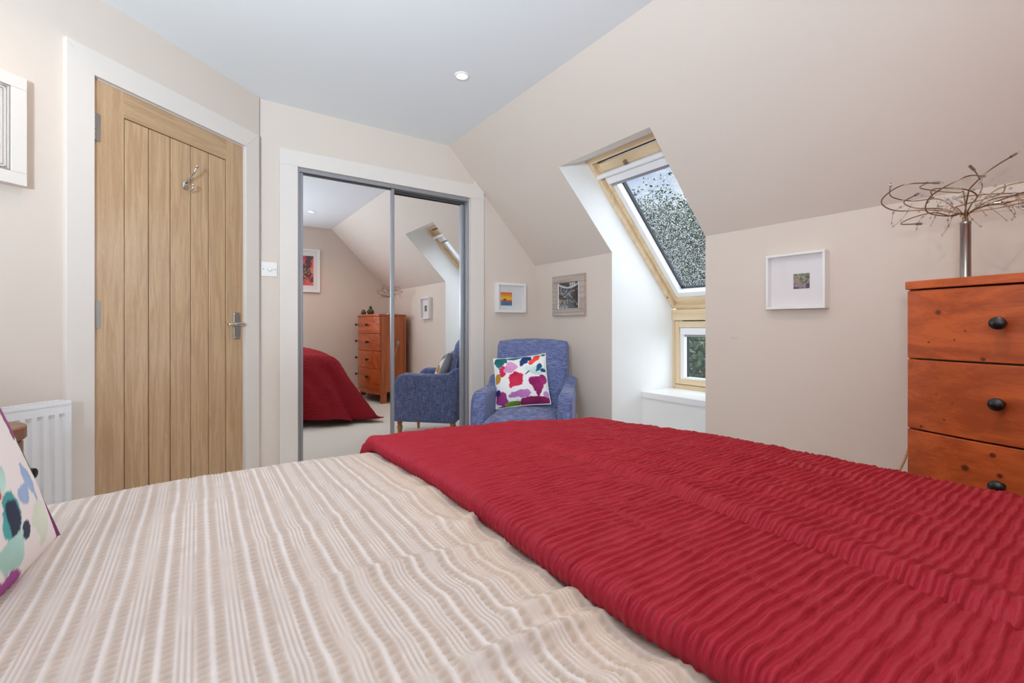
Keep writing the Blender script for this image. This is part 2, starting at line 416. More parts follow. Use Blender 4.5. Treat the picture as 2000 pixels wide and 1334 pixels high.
# surround boards
root = sroot('trim_2', (0, YF, 0), 0, 'flat white surround boards of the wardrobe opening')
MB().box((.421, -.02, 0), (OX0, 0, OZ)).build('board', M['trim'], root, bevel=.002)
MB().prism([(.421, OZ), (1.90, OZ), (1.90, sl(1.90)), (1.815, sl(1.815)-.003), (1.79, 2.142), (.421, 2.132)], 1, -.02, 0).build('board', M['trim'], root, bevel=.002)
MB().box((OX1+.012, -.02, 0), (1.90, 0, OZ)).build('board', M['trim'], root, bevel=.002)
# back wall, head wall (with an added window), door wall
mb = MB(); mb.quad((XL, YB, 0), (XR, YB, 0), (XR, YB, ZK), (XS, YB, ZC), (XL, YB, ZC)); struct('wall_back', mb, M['wall'], 'cream wall behind the camera')
WY0, WY1, WZ0, WZ1 = -.12, 1.02, 1.12, 2.12
mb = MB()
for (ya, yb, za, zb) in ((YB, WY0, 0, ZC), (WY1, cl[1]+.05, 0, ZC), (WY0, WY1, 0, WZ0), (WY0, WY1, WZ1, ZC)): mb.box((XL-.12, ya, za), (XL, yb, zb))
struct('wall_left', mb, M['wall'], 'cream wall at the head of the bed')
root = sroot('window_added', (XL-.09, 0, 0), 0, 'added unseen window above the bed head for side fill')  # invented opening, out of view, to carry the side fill light
for (ya, yb, za, zb) in ((WY0, WY1, WZ0, WZ0+.05), (WY0, WY1, WZ1-.05, WZ1), (WY0, WY0+.05, WZ0+.05, WZ1-.05), (WY1-.05, WY1, WZ0+.05, WZ1-.05)):
    MB().box((-.025, ya, za), (.025, yb, zb)).build('frame_bar', M['gloss'], root)
MB().box((-.004, WY0+.05, WZ0+.05), (.004, WY1-.05, WZ1-.05)).build('pane', M['pane'], root)

DS0, DS1, DZ = -.004, .764, 2.066
def wl_(s0, s1, z0, z1, mb, off=0):
    mb.quad(dpt(s0, z0), dpt(s1, z0), dpt(s1, z1), dpt(s0, z1))
mb = MB(); wl_(sL-.05, DS0, 0, ZC+.02, mb); wl_(DS1, sC, 0, ZC+.02, mb); wl_(DS0, DS1, DZ, ZC+.02, mb)
struct('wall_door', mb, M['wall'], 'angled cream wall holding the oak door')
root = sroot('trim_3', DO, DW, 'white door lining and architrave')
MB().prism([(-.105, 0), (-.006, 0), (-.006, DZ), (-.105, 2.168)], 1, -.022, 0).build('board', M['trim'], root, bevel=.002)
MB().prism([(.766, 0), (.863, 0), (.863, 2.168), (.766, DZ)], 1, -.022, 0).build('board', M['trim'], root, bevel=.002)
MB().prism([(-.105, 2.168), (-.006, DZ), (.766, DZ), (.863, 2.168)], 1, -.022, 0).build('board', M['trim'], root, bevel=.002)
MB().box((-.006, -.002, 0), (.001, .10, DZ)).box((.761, -.002, 0), (.767, .10, DZ)).box((-.006, -.002, 2.062), (.767, .10, DZ+.004)).build('lining', M['trim'], root)

# baseboards
def skirt(name, p, q):
    d = Vector(q)-Vector(p); L_ = d.length; root = MB().box((0, -.016, 0), (L_, 0, .12))
    o = root.build(name, M['trim'], bevel=.003); o.location = p; o.rotation_euler = (0, 0, math.atan2(d.y, d.x)); tag(o, kind='structure')
skirt('baseboard_left', (XL, YB, 0), (XL, cl[1], 0)) if False else None
skirt('baseboard_right', (XR, YF, 0), (XR, SY1+.005, 0)); skirt('baseboard_near', (XR, SY0-.005, 0), (XR, YB+.02, 0))
skirt('baseboard_far', (1.905, YF, 0), (XR-.02, YF, 0)); skirt('baseboard_back', (XR-.02, YB, 0), (XL, YB, 0))
skirt('baseboard_door', dpt(sL+.02, 0), dpt(-.108, 0))

# ------------------------------------------------------------------ oak door
dr = sroot('door_1', DO+Vector((0, 0, .006)), DW, 'oak panel door of vertical boards with chrome lever handle')
F0, F1 = -.006, .036
MB().box((.003, F0, 0), (.118, F1, 2.054)).build('stile', M['oak_v'], dr, bevel=.0015)
MB().box((.648, F0, 0), (.759, F1, 2.054)).build('stile', M['oak_v'], dr, bevel=.0015)
MB().box((.1185, F0, 1.940), (.6475, F1, 2.054)).build('top_rail', M['oak_h'], dr, bevel=.0015)
MB().box((.1185, F0, 0), (.6475, F1, .20)).build('bottom_rail', M['oak_h'], dr, bevel=.0015)
MB().box((.116, .004, .19), (.65, F1-.002, 1.95)).build('core', M['groove'], dr)
ed = [.1205, .228, .331, .438, .54, .6455]
for i in range(5):
    MB().box((ed[i]+.0025, F0+.003, .203), (ed[i+1]-.0025, .006, 1.937)).build('plank', M['oak_v'], dr, bevel=.002)
for z0 in (1.795, 1.012, .12):
    h_ = MB().box((-.004, -.010, z0), (.022, -.0055, z0+.115))
    for k in range(5): h_.lathe([(.006, z0+k*.023+.001), (.006, z0+k*.023+.022)], 12, Matrix.Translation((-.001, -.012, 0)))
    h_.build('hinge', M['steel'], dr, smooth='auto')
hd = MB().box((.690, -.014, .945), (.735, F0, 1.095)).build('backplate', M['steel'], dr, bevel=.003)
lv = MB(); lv.tube([(.716, -.012, 1.03), (.716, -.052, 1.03)], .009, 12)
lv.tube([(.718, -.052, 1.03), (.70, -.056, 1.031), (.66, -.056, 1.030), (.615, -.053, 1.027)], [.0095, .0095, .0085, .0075], 12)
lv.build('lever', M['chrome'], dr, smooth=True)
sc_ = MB()
for (x, z) in ((.697, .955), (.728, .955), (.697, 1.085), (.728, 1.085)): sc_.ball((x, -.0145, z), .0035, 8, 4)
sc_.build('screw', M['chrome'], hd, smooth=True)
hk = MB()
hk.ball((.405, -.008, 1.728), .017, 14, 8, (.9, .35, 1.5))
hk.tube([(.405, -.012, 1.738), (.405, -.03, 1.758), (.405, -.06, 1.785), (.405, -.078, 1.81)], [.006, .0055, .005, .005], 10); hk.ball((.405, -.08, 1.815), .0095, 10, 6)
hk.tube([(.405, -.012, 1.722), (.405, -.022, 1.705), (.405, -.038, 1.698), (.405, -.052, 1.706), (.405, -.056, 1.72)], .005, 10); hk.ball((.405, -.056, 1.724), .008, 10, 6)
hk = hk.build('coat_hook', M['chrome'], dr, smooth=True); hk['label'] = 'polished double coat hook'

# ------------------------------------------------------------------ mirrored wardrobe doors
tk = sroot('trim_4', (0, YF, 0), 0, 'grey aluminium sliding door tracks and jambs')
MB().box((OX0, -.004, OZ-.026), (OX1, .11, OZ-.001)).build('top_track', M['alu'], tk)
MB().box((OX0, .045, OZ-.045), (OX1, .052, OZ-.026)).build('track_lip', M['aludark'], tk)
MB().box((OX0+.001, -.003, 0), (OX0+.012, .11, OZ-.026)).build('jamb_strip', M['alu'], tk)
MB().box((OX1-.012, -.003, 0), (OX1-.001, .11, OZ-.026)).build('jamb_strip', M['alu'], tk)
MB().box((OX0, -.002, 0), (OX1, .11, .02)).build('floor_track', M['alu'], tk)
def mirror_door(x0, x1, y, ztop, label):
    t = thing('sliding_mirror_door', label, 'mirror door', ((x0+x1)/2, YF+y, .02), 0, 'sliding mirrored wardrobe doors')
    hw = (x1-x0)/2; h = ztop-.02
    MB().box((-hw+.012, 0, .02), (hw-.012, .006, h-.008)).build('mirror', M['mirror'], t)
    for s in (-1, 1):
        p = MB(); p.box((s*hw-.011, -.014, 0), (s*hw+.011, .02, h)); p.box((s*hw-.004, -.019, 0), (s*hw+.004, -.013, h))
        p.build('side_frame', M['alu'], t, bevel=.002)
    MB().box((-hw+.011, -.006, h-.009), (hw-.011, .018, h)).build('top_frame', M['aludark'], t)
    MB().box((-hw+.011, -.01, 0), (hw-.011, .018, .03)).build('bottom_frame', M['alu'], t)
mirror_door(OX0+.024, 1.155, .022, OZ-.028, 'left sliding mirror door beside the light switch')
mirror_door(1.145, OX1-.024, .066, OZ-.030, 'right sliding mirror door beside the blue armchair')

# ------------------------------------------------------------------ roof window (window_1) and lower window (window_2)
w1 = sroot('window_1', (FT.x, SY1, FT.z), 0, 'pine roof window with rain on the glass')
v_ = (FB-FT).normalized(); LV = (FB-FT).length; wv = Vector((-v_.z, 0, v_.x))
if wv.x < 0: wv = -wv
MX = Matrix(((0, v_.x, wv.x, 0), (-1, v_.y, wv.y, 0), (0, v_.z, wv.z, 0), (0, 0, 0, 1)))
W_ = SY1-SY0
def wb(name, u0, u1, v0, v1, a, b_, material, bevel=.002, parent=None):
    return MB().box((u0, v0, a), (u1, v1, b_), MX).build(name, material, parent or w1, bevel=bevel)
wb('jamb', 0, .032, 0, LV, .0, .14, M['pinewin']); wb('jamb', W_-.032, W_, 0, LV, 0, .14, M['pinewin'])
wb('head', .032, W_-.032, 0, .045, .0, .14, M['pinewin_y'])
wb('head_slot', .05, W_-.05, .045, .064, .035, .05, M['rubber'], 0)
wb('sash_stile', .034, .066, .068, LV-.03, .028, .12, M['pinewin']); wb('sash_stile', W_-.066, W_-.034, .068, LV-.03, .028, .12, M['pinewin'])
wb('sash_head', .066, W_-.066, .068, .13, .02, .12, M['pinewin_y']); wb('sash_foot', .066, W_-.066, LV-.085, LV-.03, .02, .12, M['pinewin_y'])
wb('white_lining', .066, .105, .13, LV-.085, .035, .12, M['gloss']); wb('white_lining', W_-.105, W_-.066, .13, LV-.085, .035, .12, M['gloss'])
wb('white_lining', .105, W_-.105, LV-.13, LV-.085, .035, .12, M['gloss']); wb('white_lining', .105, W_-.105, .13, .16, .035, .12, M['gloss'])
wb('gasket', .105, .113, .16, LV-.13, .085, .115, M['rubber'], 0); wb('gasket', W_-.113, W_-.105, .16, LV-.13, .085, .115, M['rubber'], 0)
wb('gasket', .113, W_-.113, LV-.138, LV-.13, .085, .115, M['rubber'], 0)
wb('blind_cassette', .06, W_-.06, .168, .225, .01, .07, M['gloss'], .006)
wb('blind_rail', .075, W_-.075, .228, .246, .02, .055, M['alu'], .002)
bar = MB(); bar.tube([(.03, .145, -.005), (W_-.03, .145, -.005)], .017, 14, MX); bar = bar.build('vent_bar', M['gloss'], w1, smooth='auto')
br = MB(); br.box((.27, .10, -.003), (.285, .15, .03), MX); br.build('bracket', M['steel'], bar)
MB().ball((.018, LV-.12, -.001), .006, 8, 4, mx=MX).build('bolt', M['rubber'], w1, smooth=True)
wb('bottom_rail', .032, W_-.032, LV-.03, LV+.02, .0, .14, M['pinewin_y'])
wb('latch_plate', .42, .56, LV-.052, LV-.034, .008, .021, M['gloss'], .002)
gp = wb('pane', .105, W_-.105, .16, LV-.13, .098, .102, M['pane'], 0)
# raindrops: real little domes on the outer face
dm = bmesh.new(); rr = random.Random(3)
base = bmesh.new(); bmesh.ops.create_icosphere(base, subdivisions=1, radius=1)
bv = [v.co.copy() for v in base.verts]; bf = [[v.index for v in f.verts] for f in base.faces]; base.free()
vs = []; fs = []
for i in range(11000):
    u = rr.uniform(.115, W_-.115); v = rr.uniform(.25, LV-.14)
    if v < .36+.2*rr.random()-.25*u and rr.random() < .93: continue
    r = .0011+.0021*rr.random()**2.6; k = len(vs)
    sx, sy = rr.uniform(.8, 1.2), rr.uniform(.85, 1.5)
    for c in bv: vs.append(tuple(MX @ Vector((u+c.x*r*sx, v+c.y*r*sy, .1025+max(c.z, -.15)*r*.75))))
    fs += [tuple(j+k for j in f) for f in bf]
me = bpy.data.meshes.new('raindrops'); me.from_pydata(vs, [], fs); me.update(); me.shade_smooth()
rd = linkmesh('raindrops', me, M['water'], gp); rd['kind'] = 'stuff'

w2 = sroot('window_2', (XV, SY1, 0), 0, 'small upright pine window below the roof window')
def vb(name, y0, y1, z0, z1, a, b_, material, bevel=.002): return MB().box((a, -y1, z0), (b_, -y0, z1)).build(name, material, w2, bevel=bevel)
vb('transom', 0, W_, 1.068, 1.152, -.012, .12, M['pinewin_y'], .004)
vb('frame_bar', 0, .022, .535, 1.068, 0, .10, M['pinewin']); vb('frame_bar', W_-.022, W_, .535, 1.068, 0, .10, M['pinewin'])
vb('frame_bar', .022, W_-.022, .532, .562, 0, .10, M['pinewin_y']); 
vb('sash_bar', .026, .062, .567, 1.06, -.004, .08, M['pinewin']); vb('sash_bar', W_-.062, W_-.026, .567, 1.06, -.004, .08, M['pinewin'])
vb('sash_bar', .062, W_-.062, 1.012, 1.06, -.004, .08, M['pinewin_y']); vb('sash_bar', .062, W_-.062, .567, .605, -.004, .08, M['pinewin_y'])
vb('white_lining', .062, .098, .605, 1.012, .01, .075, M['gloss']); vb('white_lining', W_-.098, W_-.062, .605, 1.012, .01, .075, M['gloss'])
vb('white_lining', .098, W_-.098, .605, .622, .01, .075, M['gloss'])
vb('blind_cassette', .07, W_-.07, .955, 1.01, -.002, .05, M['gloss'], .006); vb('blind_rail', .10, W_-.10, .94, .953, .01, .04, M['alu'])
vb('gasket', .098, .105, .622, .95, .05, .07, M['rubber'], 0)
vb('pane', .098, W_-.098, .622, .96, .058, .062, M['pane'], 0)

# ------------------------------------------------------------------ ceiling downlights
def downlight(x, y, label, power=1.0, tint=(1, .78, .56)):
    t = thing('downlight', label, 'ceiling light', (x, y, ZC), 0, 'recessed ceiling downlights')
    MB().lathe([(.029, -.001), (.030, -.006), (.037, -.006), (.042, -.0005), (.042, .0)], 32, cap=False).build('rim', M['white_pl'], t, smooth='auto')
    MB().lathe([(.0301, -.0045), (.0301, -.003)], 28).build('lens', M['lamp'], t)
    li = bpy.data.lights.new('downlight_beam', 'SPOT'); li.energy = SPOT_E*power; li.spot_size = math.radians(150); li.spot_blend = 1; li.shadow_soft_size = .03; li.color = tint
    o = bpy.data.objects.new('downlight_beam', li); COL.objects.link(o); o.parent = t; o.location = (0, 0, -.03)
downlight(1.205, 2.226, 'round recessed downlight in the ceiling near the wardrobe')
downlight(1.145, .42, 'round recessed downlight over the foot of the bed seen in the mirror', 4.0, (1, .68, .42))
downlight(-.28, 1.98, 'round recessed downlight over the radiator', .95, (1, .72, .48))
downlight(-.28, .42, 'round recessed downlight over the bed head', .35)

# ------------------------------------------------------------------ bed, quilt, throw
BT = .70
bed = thing('double_bed', 'double bed with upholstered base under the cream quilt', 'bed', (.24, .43, 0))
MB().box((-.99, -.72, .07), (.96, .72, .36)).build('base', M['bedbase'], bed, bevel=.02)
MB().box((-.985, -.715, .36), (.95, .715, .665)).build('mattress', M['mattress'], bed, bevel=.09, seg=4)
MB().box((-1.05, -.74, .1), (-.995, .74, 1.02)).build('headboard', M['bedbase'], bed, bevel=.02)
for (x, y) in ((-.9, -.62), (-.9, .62), (.86, -.62), (.86, .62)):
    MB().lathe([(.022, 0), (.03, .07)], 16, Matrix.Translation((x, y, 0))).build('foot', M['black'], bed, smooth='auto')

X0, X1, Y0, Y1 = -.9, 1.12, -.12, 1.12
def drape(x, y, top, lift, amp=.03, seed=5):
    """cloth coordinates -> draped position and normal over the bed block"""
    cx = np.clip(x, X0, X1); cy = np.clip(y, Y0, Y1); ox = x-cx; oy = y-cy
    e = np.sqrt(ox**2+oy**2); es = np.maximum(e, 1e-6); dx = ox/es; dy = oy/es
    r = .20; tm = math.radians(67)-math.radians(11)*(2*np.abs(dx*dy))**2; arc = r*tm
    th = np.minimum(e, arc)/r
    ex = np.maximum(e-arc, 0)
    h = r*np.sin(th)+ex*np.cos(tm); d = r*(1-np.cos(th))+ex*np.sin(tm)
    dmax = top-.012
    over = np.maximum(d-dmax, 0)/np.sin(tm); d = np.minimum(d, dmax); h = h-over*np.cos(tm)+over*.3
    per = np.arctan2(y-.45, x-.3)*1.1
    t = np.clip(d/top, 0, 1)
    fold = np.sin(per*17+3*fbm(per*3, per*0, seed))*.6+np.sin(per*31+1.3)*.35
    h = h+amp*t*fold*np.clip(e/.3, 0, 1)
    d = d-np.where(over > 0, .010*np.abs(np.sin(over*22+per*5)), 0)
    near = np.where((oy < 0), .35, 1.0)
    px = cx+dx*h*np.where(ox < 0, .2, 1); py = cy+dy*h*near
    crown = .012*(1-((cx-.2)/1.1)**2)+.010*(fbm(x*2.2, y*2.2, seed+2)-.5)-.030*np.exp(-((cx-1.12)**2+(cy-1.12)**2)/.075)
    pz = np.maximum(top-d+crown*(1-t)+lift, .006)
    nx = dx*np.sin(th); ny = dy*np.sin(th); nz = np.cos(th)
    return np.stack([px, py, pz], -1), np.stack([nx, ny, nz], -1), t

def seg_ridge(x, y, p, q, w, h):
    px, py = p; qx, qy = q; L2 = (qx-px)**2+(qy-py)**2
    t = np.clip(((x-px)*(qx-px)+(y-py)*(qy-py))/L2, 0, 1)
    d2 = (x-px-t*(qx-px))**2+(y-py-t*(qy-py))**2
    return h*np.exp(-d2/(w*w))*np.sin(np.clip(t, .02, .98)*PI)**.4

# quilt
xs = np.arange(-.62, .395, .0026); ys = np.arange(-.34, 1.78, .0031)
Xg, Yg = np.meshgrid(xs, ys, indexing='ij')
P, Nn, tt = drape(Xg, Yg, BT, 0, .02)
wob = .010*(fbm(Xg*3, Yg*3.4, 21)-.5)*2+.004*(fbm(Xg*14, Yg*12, 22)-.5)
xx = Xg+.35*wob+.06*(fbm(Yg*2.5, Xg*1.2, 23)-.5)*np.clip((Xg-.0)/.4, 0, 1)
PER = .0435
ph = (xx/PER) % 1.0; cell = np.floor(xx/PER)
pucker = ((ph < .27) | ((ph > .37) & (ph < .64)))
sub = np.where(ph < .32, ph/.27, (ph-.37)/.27)
dome = np.where(pucker, np.sin(np.clip(sub, 0, 1)*PI)**.7, 0)
py_ = Yg/.0105+.7*np.sin(cell*2.1)+1.6*fbm(Xg*9, Yg*9, 31)+np.where(ph < .32, .0, .45)
puck = dome*(.5+.5*np.sin(2*PI*py_))
fine = np.where(pucker, 0, .5+.5*np.cos((ph-.64)/.36*3*2*PI)*(ph > .64))+np.where((ph > .27) & (ph < .37), .6, 0)
edge = np.clip((Xg-.27)/.1, 0, 1)
hh = (-.0022*dome+.0042*puck+.0016*fine*(.75+.5*np.sin(2*PI*Yg/.0062+cell)))*(1-.55*edge)*(.65+.7*fbm(Xg*5, Yg*5, 33))
big = .008*(fbm(Xg*3.1, Yg*3.6, 41)-.5)+.004*(fbm(Xg*9, Yg*11, 42)-.5)
for (p, q, w, h) in (((.10, .60), (.40, .552), .014, .009), ((.19, .372), (.385, .352), .012, .013), ((.26, .405), (.40, .392), .016, .014), ((.315, .69), (.345, .63), .012, .009),
                     ((.34, .62), (.405, .675), .013, .012), ((-.02, .735), (.25, .785), .020, .006), ((.24, .30), (.40, .24), .018, .010), ((.20, .48), (.39, .46), .022, .006),
                     ((.0, .47), (.22, .42), .02, .005), ((.30, .80), (.40, .83), .02, .006), ((-.1, .9), (.1, .98), .05, .006)):
    big = big+seg_ridge(Xg, Yg, p, q, w, h)
sag = -.02*np.exp(-(((Xg+.26)/.12)**2))*np.exp(-((Yg-.75)/.35)**2)
disp = hh+(big+sag)*(1-.5*tt)
# frayed, wavy hem next to the throw
hem = np.clip((Xg-.36)/.03, 0, 1)
disp = disp-.006*hem*(.6+.6*np.sin(Yg*60+4*fbm(Yg*6, Yg*0, 9)))
P = P+Nn*disp[..., None]
c_beige, c_white, c_peach = L3((172, 154, 141)), L3((203, 193, 188)), L3((193, 169, 148))
w = np.clip(dome**.5*1.1-.35*puck+np.where((ph > .64), .9*(1-fine), 0), 0, 1)[..., None]
Cq = c_white*(1-w)+c_beige*w
Cq = Cq*(1-.55*edge[..., None])+c_peach*.55*edge[..., None]
Cq = Cq*(.94+.12*fbm(Xg*60, Yg*60, 77))[..., None]
me = gridmesh('quilt', P, Cq)
tag(linkmesh('quilt', me, M['quilt']), 'cream striped seersucker quilt spread over the bed', 'quilt')

# red throw with a rolled near edge
TX0, RR = .372, .0165
th_ = np.linspace(-PI/2, PI/2, 13)[:-1]
roll_x = TX0+RR-RR*np.cos(th_); roll_dz = RR*np.sin(th_)-RR                     # relative to top surface
xs = np.concatenate([np.array([.47, .42]), roll_x, np.arange(TX0+RR, 1.93, .0068)])
dz = np.concatenate([np.array([-2*RR, -2*RR]), roll_dz, np.zeros(len(xs)-2-len(roll_x))])
ys = np.arange(-.32, 1.93, .0018)
Xg, Yg = np.meshgrid(xs, ys, indexing='ij'); DZ_ = np.repeat(dz[:, None], len(ys), 1)
wav = .012*(fbm(Yg*3.5, Yg*0+2, 61)-.5)+.006*np.sin(Yg*9+1)
edgew = np.exp(-((Xg-TX0)/.12)**2)
P, Nn, tt = drape(Xg, Yg, BT, .031, .10, 8)
P[..., 0] += wav*edgew
# tufted ridges along X, one every 16 mm, broken at stitched channels along Y
chan = [.372, .52, .655, .775, .90, 1.03, 1.17, 1.32, 1.47, 1.62, 1.77, 1.93]
ci = np.searchsorted(chan, Xg+.012*np.sin(Yg*5+Xg*3)).astype(float)
yy = Yg+.012*(fbm(Xg*6, Yg*6, 72)-.5)+.010*(fbm(Xg*19, Yg*9, 73)-.5)+.004*(fbm(Xg*50, Yg*30, 79)-.5)
pj = .9*fbm(ci*7.7+Xg*2, Yg*5, 71)
s_ = yy/.0128+pj
rid = (.5+.5*np.sin(2*PI*s_+.5*np.sin(2*PI*s_)))
br_ = .35+1.3*fbm(Xg*26, s_*.8, 74)
disp = .0056*rid*br_+.0030*(fbm(Xg*16, Yg*130, 91)-.5)+.0016*(fbm(Xg*60, Yg*110, 92)-.5)
for c in chan[1:-1]:
    wdt = .011 if c == .655 else .006
    dep = (.010 if c == .655 else .0022)*np.clip(1.5-1.1*Yg, .15, 1)
    xc = c+.020*np.sin(Yg*3.3+c*9)*(1 if c != .655 else .5)+(.06*np.clip(Yg-.3, 0, 1) if c in (.655, .775, .90) else 0)
    disp = disp-dep*np.exp(-((Xg-xc)/wdt)**2)*(.6+.6*fbm(Yg*5, Yg*0+c*9, 75))
    if c in (.655, .775): disp = disp+(.007 if c == .655 else .003)*np.clip(1.4-1.1*Yg, 0, 1)*np.exp(-((Xg-xc-.034)/.025)**2)
disp = disp+.012*(fbm(Xg*2.7, Yg*2.3, 76)-.5)+.003*(fbm(Xg*30, Yg*40, 78)-.5)
disp = np.where(DZ_ < -1.5*RR, 0, disp)
P = P+Nn*disp[..., None]
# roll goes down at the left edge
P[..., 2] += DZ_+np.where(DZ_ < 0, 0, 0)
out_ = (DZ_ > -1.9*RR) & (DZ_ < 0)
P[..., 0] -= np.where(out_, .0030*rid*br_, 0)
# far left corner of the folded throw droops a little outwards
me = gridmesh('throw', P)
tag(linkmesh('bed_throw', me, M['throw']), 'dark red crinkled bed throw across the foot of the bed', 'throw')

# ------------------------------------------------------------------ cushions
def cushion_mesh(S, T, items, base, seed, n=150, pinch=.05, freq=8):
    U, V = np.meshgrid(np.linspace(-1, 1, n), np.linspace(-1, 1, n), indexing='ij')
    x = U*(1-pinch*(1-V**2)*np.abs(U)**3); z = V*(1-pinch*(1-U**2)*np.abs(V)**3)
    prof = np.clip((1-np.abs(U)**2.6)*(1-np.abs(V)**2.6), 0, 1)**.62
    wr = .03*(fbm(U*2.5+9, V*2.5, seed+90)-.5)
    res = []
    for sgn in (-1, 1):
        y = sgn*T*(prof*(1+wr))
        P = np.stack([x*S/2, y, z*S/2], -1)
        C = blobs((U+1)/2, (V+1)/2, base, items, seed, freq=freq) if sgn < 0 else np.broadcast_to(L3((190, 190, 190)), U.shape+(3,)).copy()
        res.append(gridmesh('cushion_side', P, C))
    k = np.linspace(-1, 1, 30); edge = [(a, -1) for a in k]+[(1, a) for a in k[1:]]+[(-a, 1) for a in k[1:]]+[(-1, -a) for a in k[1:-1]]
    pts = []
    for (u, v) in edge:
        pts.append((u*(1-pinch*(1-v*v)*abs(u)**3)*S/2, 0, v*(1-pinch*(1-u*u)*abs(v)**3)*S/2))
    return res[0], res[1], pts
chair_items = [(.12,.90,.14,.14,0,(20,108,114)), (.42,.95,.19,.05,6,(22,122,128)), (.86,.97,.2,.035,0,(168,212,202)), (.95,.965,.045,.022,10,(62,110,90)),
    (.80,.64,.2,.10,0,(205,230,226)), (.60,.84,.075,.13,-20,(18,56,116)), (.68,.9,.05,.06,0,(18,56,116)), (.80,.87,.14,.06,48,(236,74,62)), (.86,.70,.06,.10,-25,(22,84,122)), (.93,.63,.05,.035,0,(22,84,122)), (.63,.58,.06,.012,40,(24,74,116)),
    (.17,.68,.075,.11,0,(212,40,82)), (.34,.70,.11,.12,0,(214,150,200)), (.40,.46,.15,.15,35,(200,34,74)), (.06,.55,.06,.09,0,(188,136,36)),
    (.74,.44,.14,.07,0,(196,84,164)), (.79,.35,.12,.14,0,(146,24,92)), (.91,.44,.07,.09,0,(160,34,112)), (.80,.2,.05,.1,0,(140,24,88)),
    (.13,.16,.10,.16,0,(152,46,120)), (.05,.27,.06,.065,0,(58,30,108)), (.44,.19,.21,.075,8,(190,120,186)), (.33,.02,.15,.055,0,(112,142,30)), (.74,.05,.27,.085,0,(138,24,84)), (.10,.0,.12,.03,0,(70,24,90)), (.95,.17,.06,.07,0,(196,150,206))]
bed_items = [(.70,.31,.035,.075,0,(180,222,214)), (.655,.25,.022,.030,0,(232,50,60)), (.955,.30,.028,.075,8,(42,62,62)), (.93,.42,.05,.06,0,(140,30,110)),
    (.865,.225,.030,.055,14,(150,176,214)), (.80,.205,.045,.026,0,(150,176,214)), (.875,.105,.060,.060,-20,(212,222,206)), (.695,.165,.055,.062,0,(70,170,172)), (.715,.165,.042,.058,0,(18,34,70)), (.76,.108,.026,.026,-30,(18,28,66)),
    (.67,.075,.065,.05,0,(172,216,208)), (.62,.02,.11,.022,0,(150,50,140)), (.3,.6,.16,.12,20,(30,70,120)), (.2,.2,.14,.1,0,(200,40,80)), (.4,.8,.15,.1,0,(190,120,186)), (.75,.72,.12,.1,0,(22,110,118)), (.15,.8,.1,.1,0,(188,136,36)), (.45,.4,.1,.12,0,(214,150,200)), (.5,.12,.06,.07,0,(18,56,116))]
def cushion(label, loc, rz, lean, roll, S, T, items, base, seed, pipe, pinch=.05, freq=9):
    t = thing('cushion', label, 'cushion', loc); t.rotation_mode = 'XYZ'
    # local: face looks along -y, leans back by 'lean' about the bottom edge
    t.rotation_euler = (Matrix.Rotation(rz, 3, 'Z') @ Matrix.Rotation(-lean, 3, 'X') @ Matrix.Rotation(roll, 3, 'Y')).to_euler()
    a, b_, pts = cushion_mesh(S, T, items, base, seed, n=190, pinch=pinch, freq=freq)
    up = Matrix.Translation((0, 0, S/2))
    o1 = linkmesh('front_cover', a, M['print'], t); o2 = linkmesh('back_cover', b_, M['print'], t)
    o1.location = o2.location = (0, 0, S/2)
    pp = MB(); pp.tube([tuple(Vector(p)+Vector((0, 0, S/2))) for p in pts], .0042, 8, closed=True); pp.build('piping', pipe, t, smooth=True)
    return t
CA = math.radians(-44.5)
cushion('white cushion with watercolour blotches leaning on the blue armchair', (1.868, 2.560, .462), CA+.05, math.radians(28), math.radians(-7), .385, .07, chair_items, (240, 238, 238), 11, M['whitepipe'])
cushion('white cushion with teal and navy blotches and purple piping at the bed head', (-.218, .758, .70), math.radians(80), math.radians(21), 0, .46, .05, bed_items, (238, 232, 232), 31, M['purple'], pinch=-.05, freq=22)
t = thing('pillow', 'white pillow behind the patterned cushion on the bed', 'pillow', (-.50, .72, .69), PI/2)
t.rotation_euler = (Matrix.Rotation(PI/2, 3, 'Z') @ Matrix.Rotation(math.radians(-32), 3, 'X')).to_euler()
a, b_, pts = cushion_mesh(.5, .08, [], (236, 232, 228), 3, n=40)
for q in (a, b_):
    o = linkmesh('pillow_side', q, M['pillow'], t); o.location = (0, 0, .25); o.scale = (1.35, 1, .9)

# ------------------------------------------------------------------ armchair
ch = thing('armchair', 'blue linen armchair with turned front legs in the corner', 'armchair', (1.657, 2.300, 0), CA)
# local x: right as seen from the bed, local y: towards the corner behind
def turned_leg(x, y):
    prof = [(.010, 0), (.012, .004), (.016, .05), (.023, .09), (.026, .112), (.022, .126), (.016, .132), (.024, .138), (.024, .146), (.017, .151), (.026, .157), (.027, .178)]
    MB().lathe(prof, 20, Matrix.Translation((x, y, 0))).build('leg', M['legwood'], ch, smooth='auto')
turned_leg(-.218, .02); turned_leg(.218, .02)
for s in (-1, 1):
    p = MB(); x = s*.235
    p.add([(x-.012, .555, 0), (x+.012, .555, 0), (x+.012, .58, 0), (x-.012, .58, 0), (x-.021, .50, .178), (x+.021, .50, .178), (x+.021, .545, .178), (x-.021, .545, .178)],
          [(0,3,2,1),(4,5,6,7),(0,1,5,4),(1,2,6,5),(2,3,7,6),(3,0,4,7)]); p.build('leg', M['legwood'], ch, bevel=.003)
MB().box((-.30, -.015, .17), (.30, .56, .335)).build('seat_frame', M['denim'], ch, bevel=.02, seg=3)
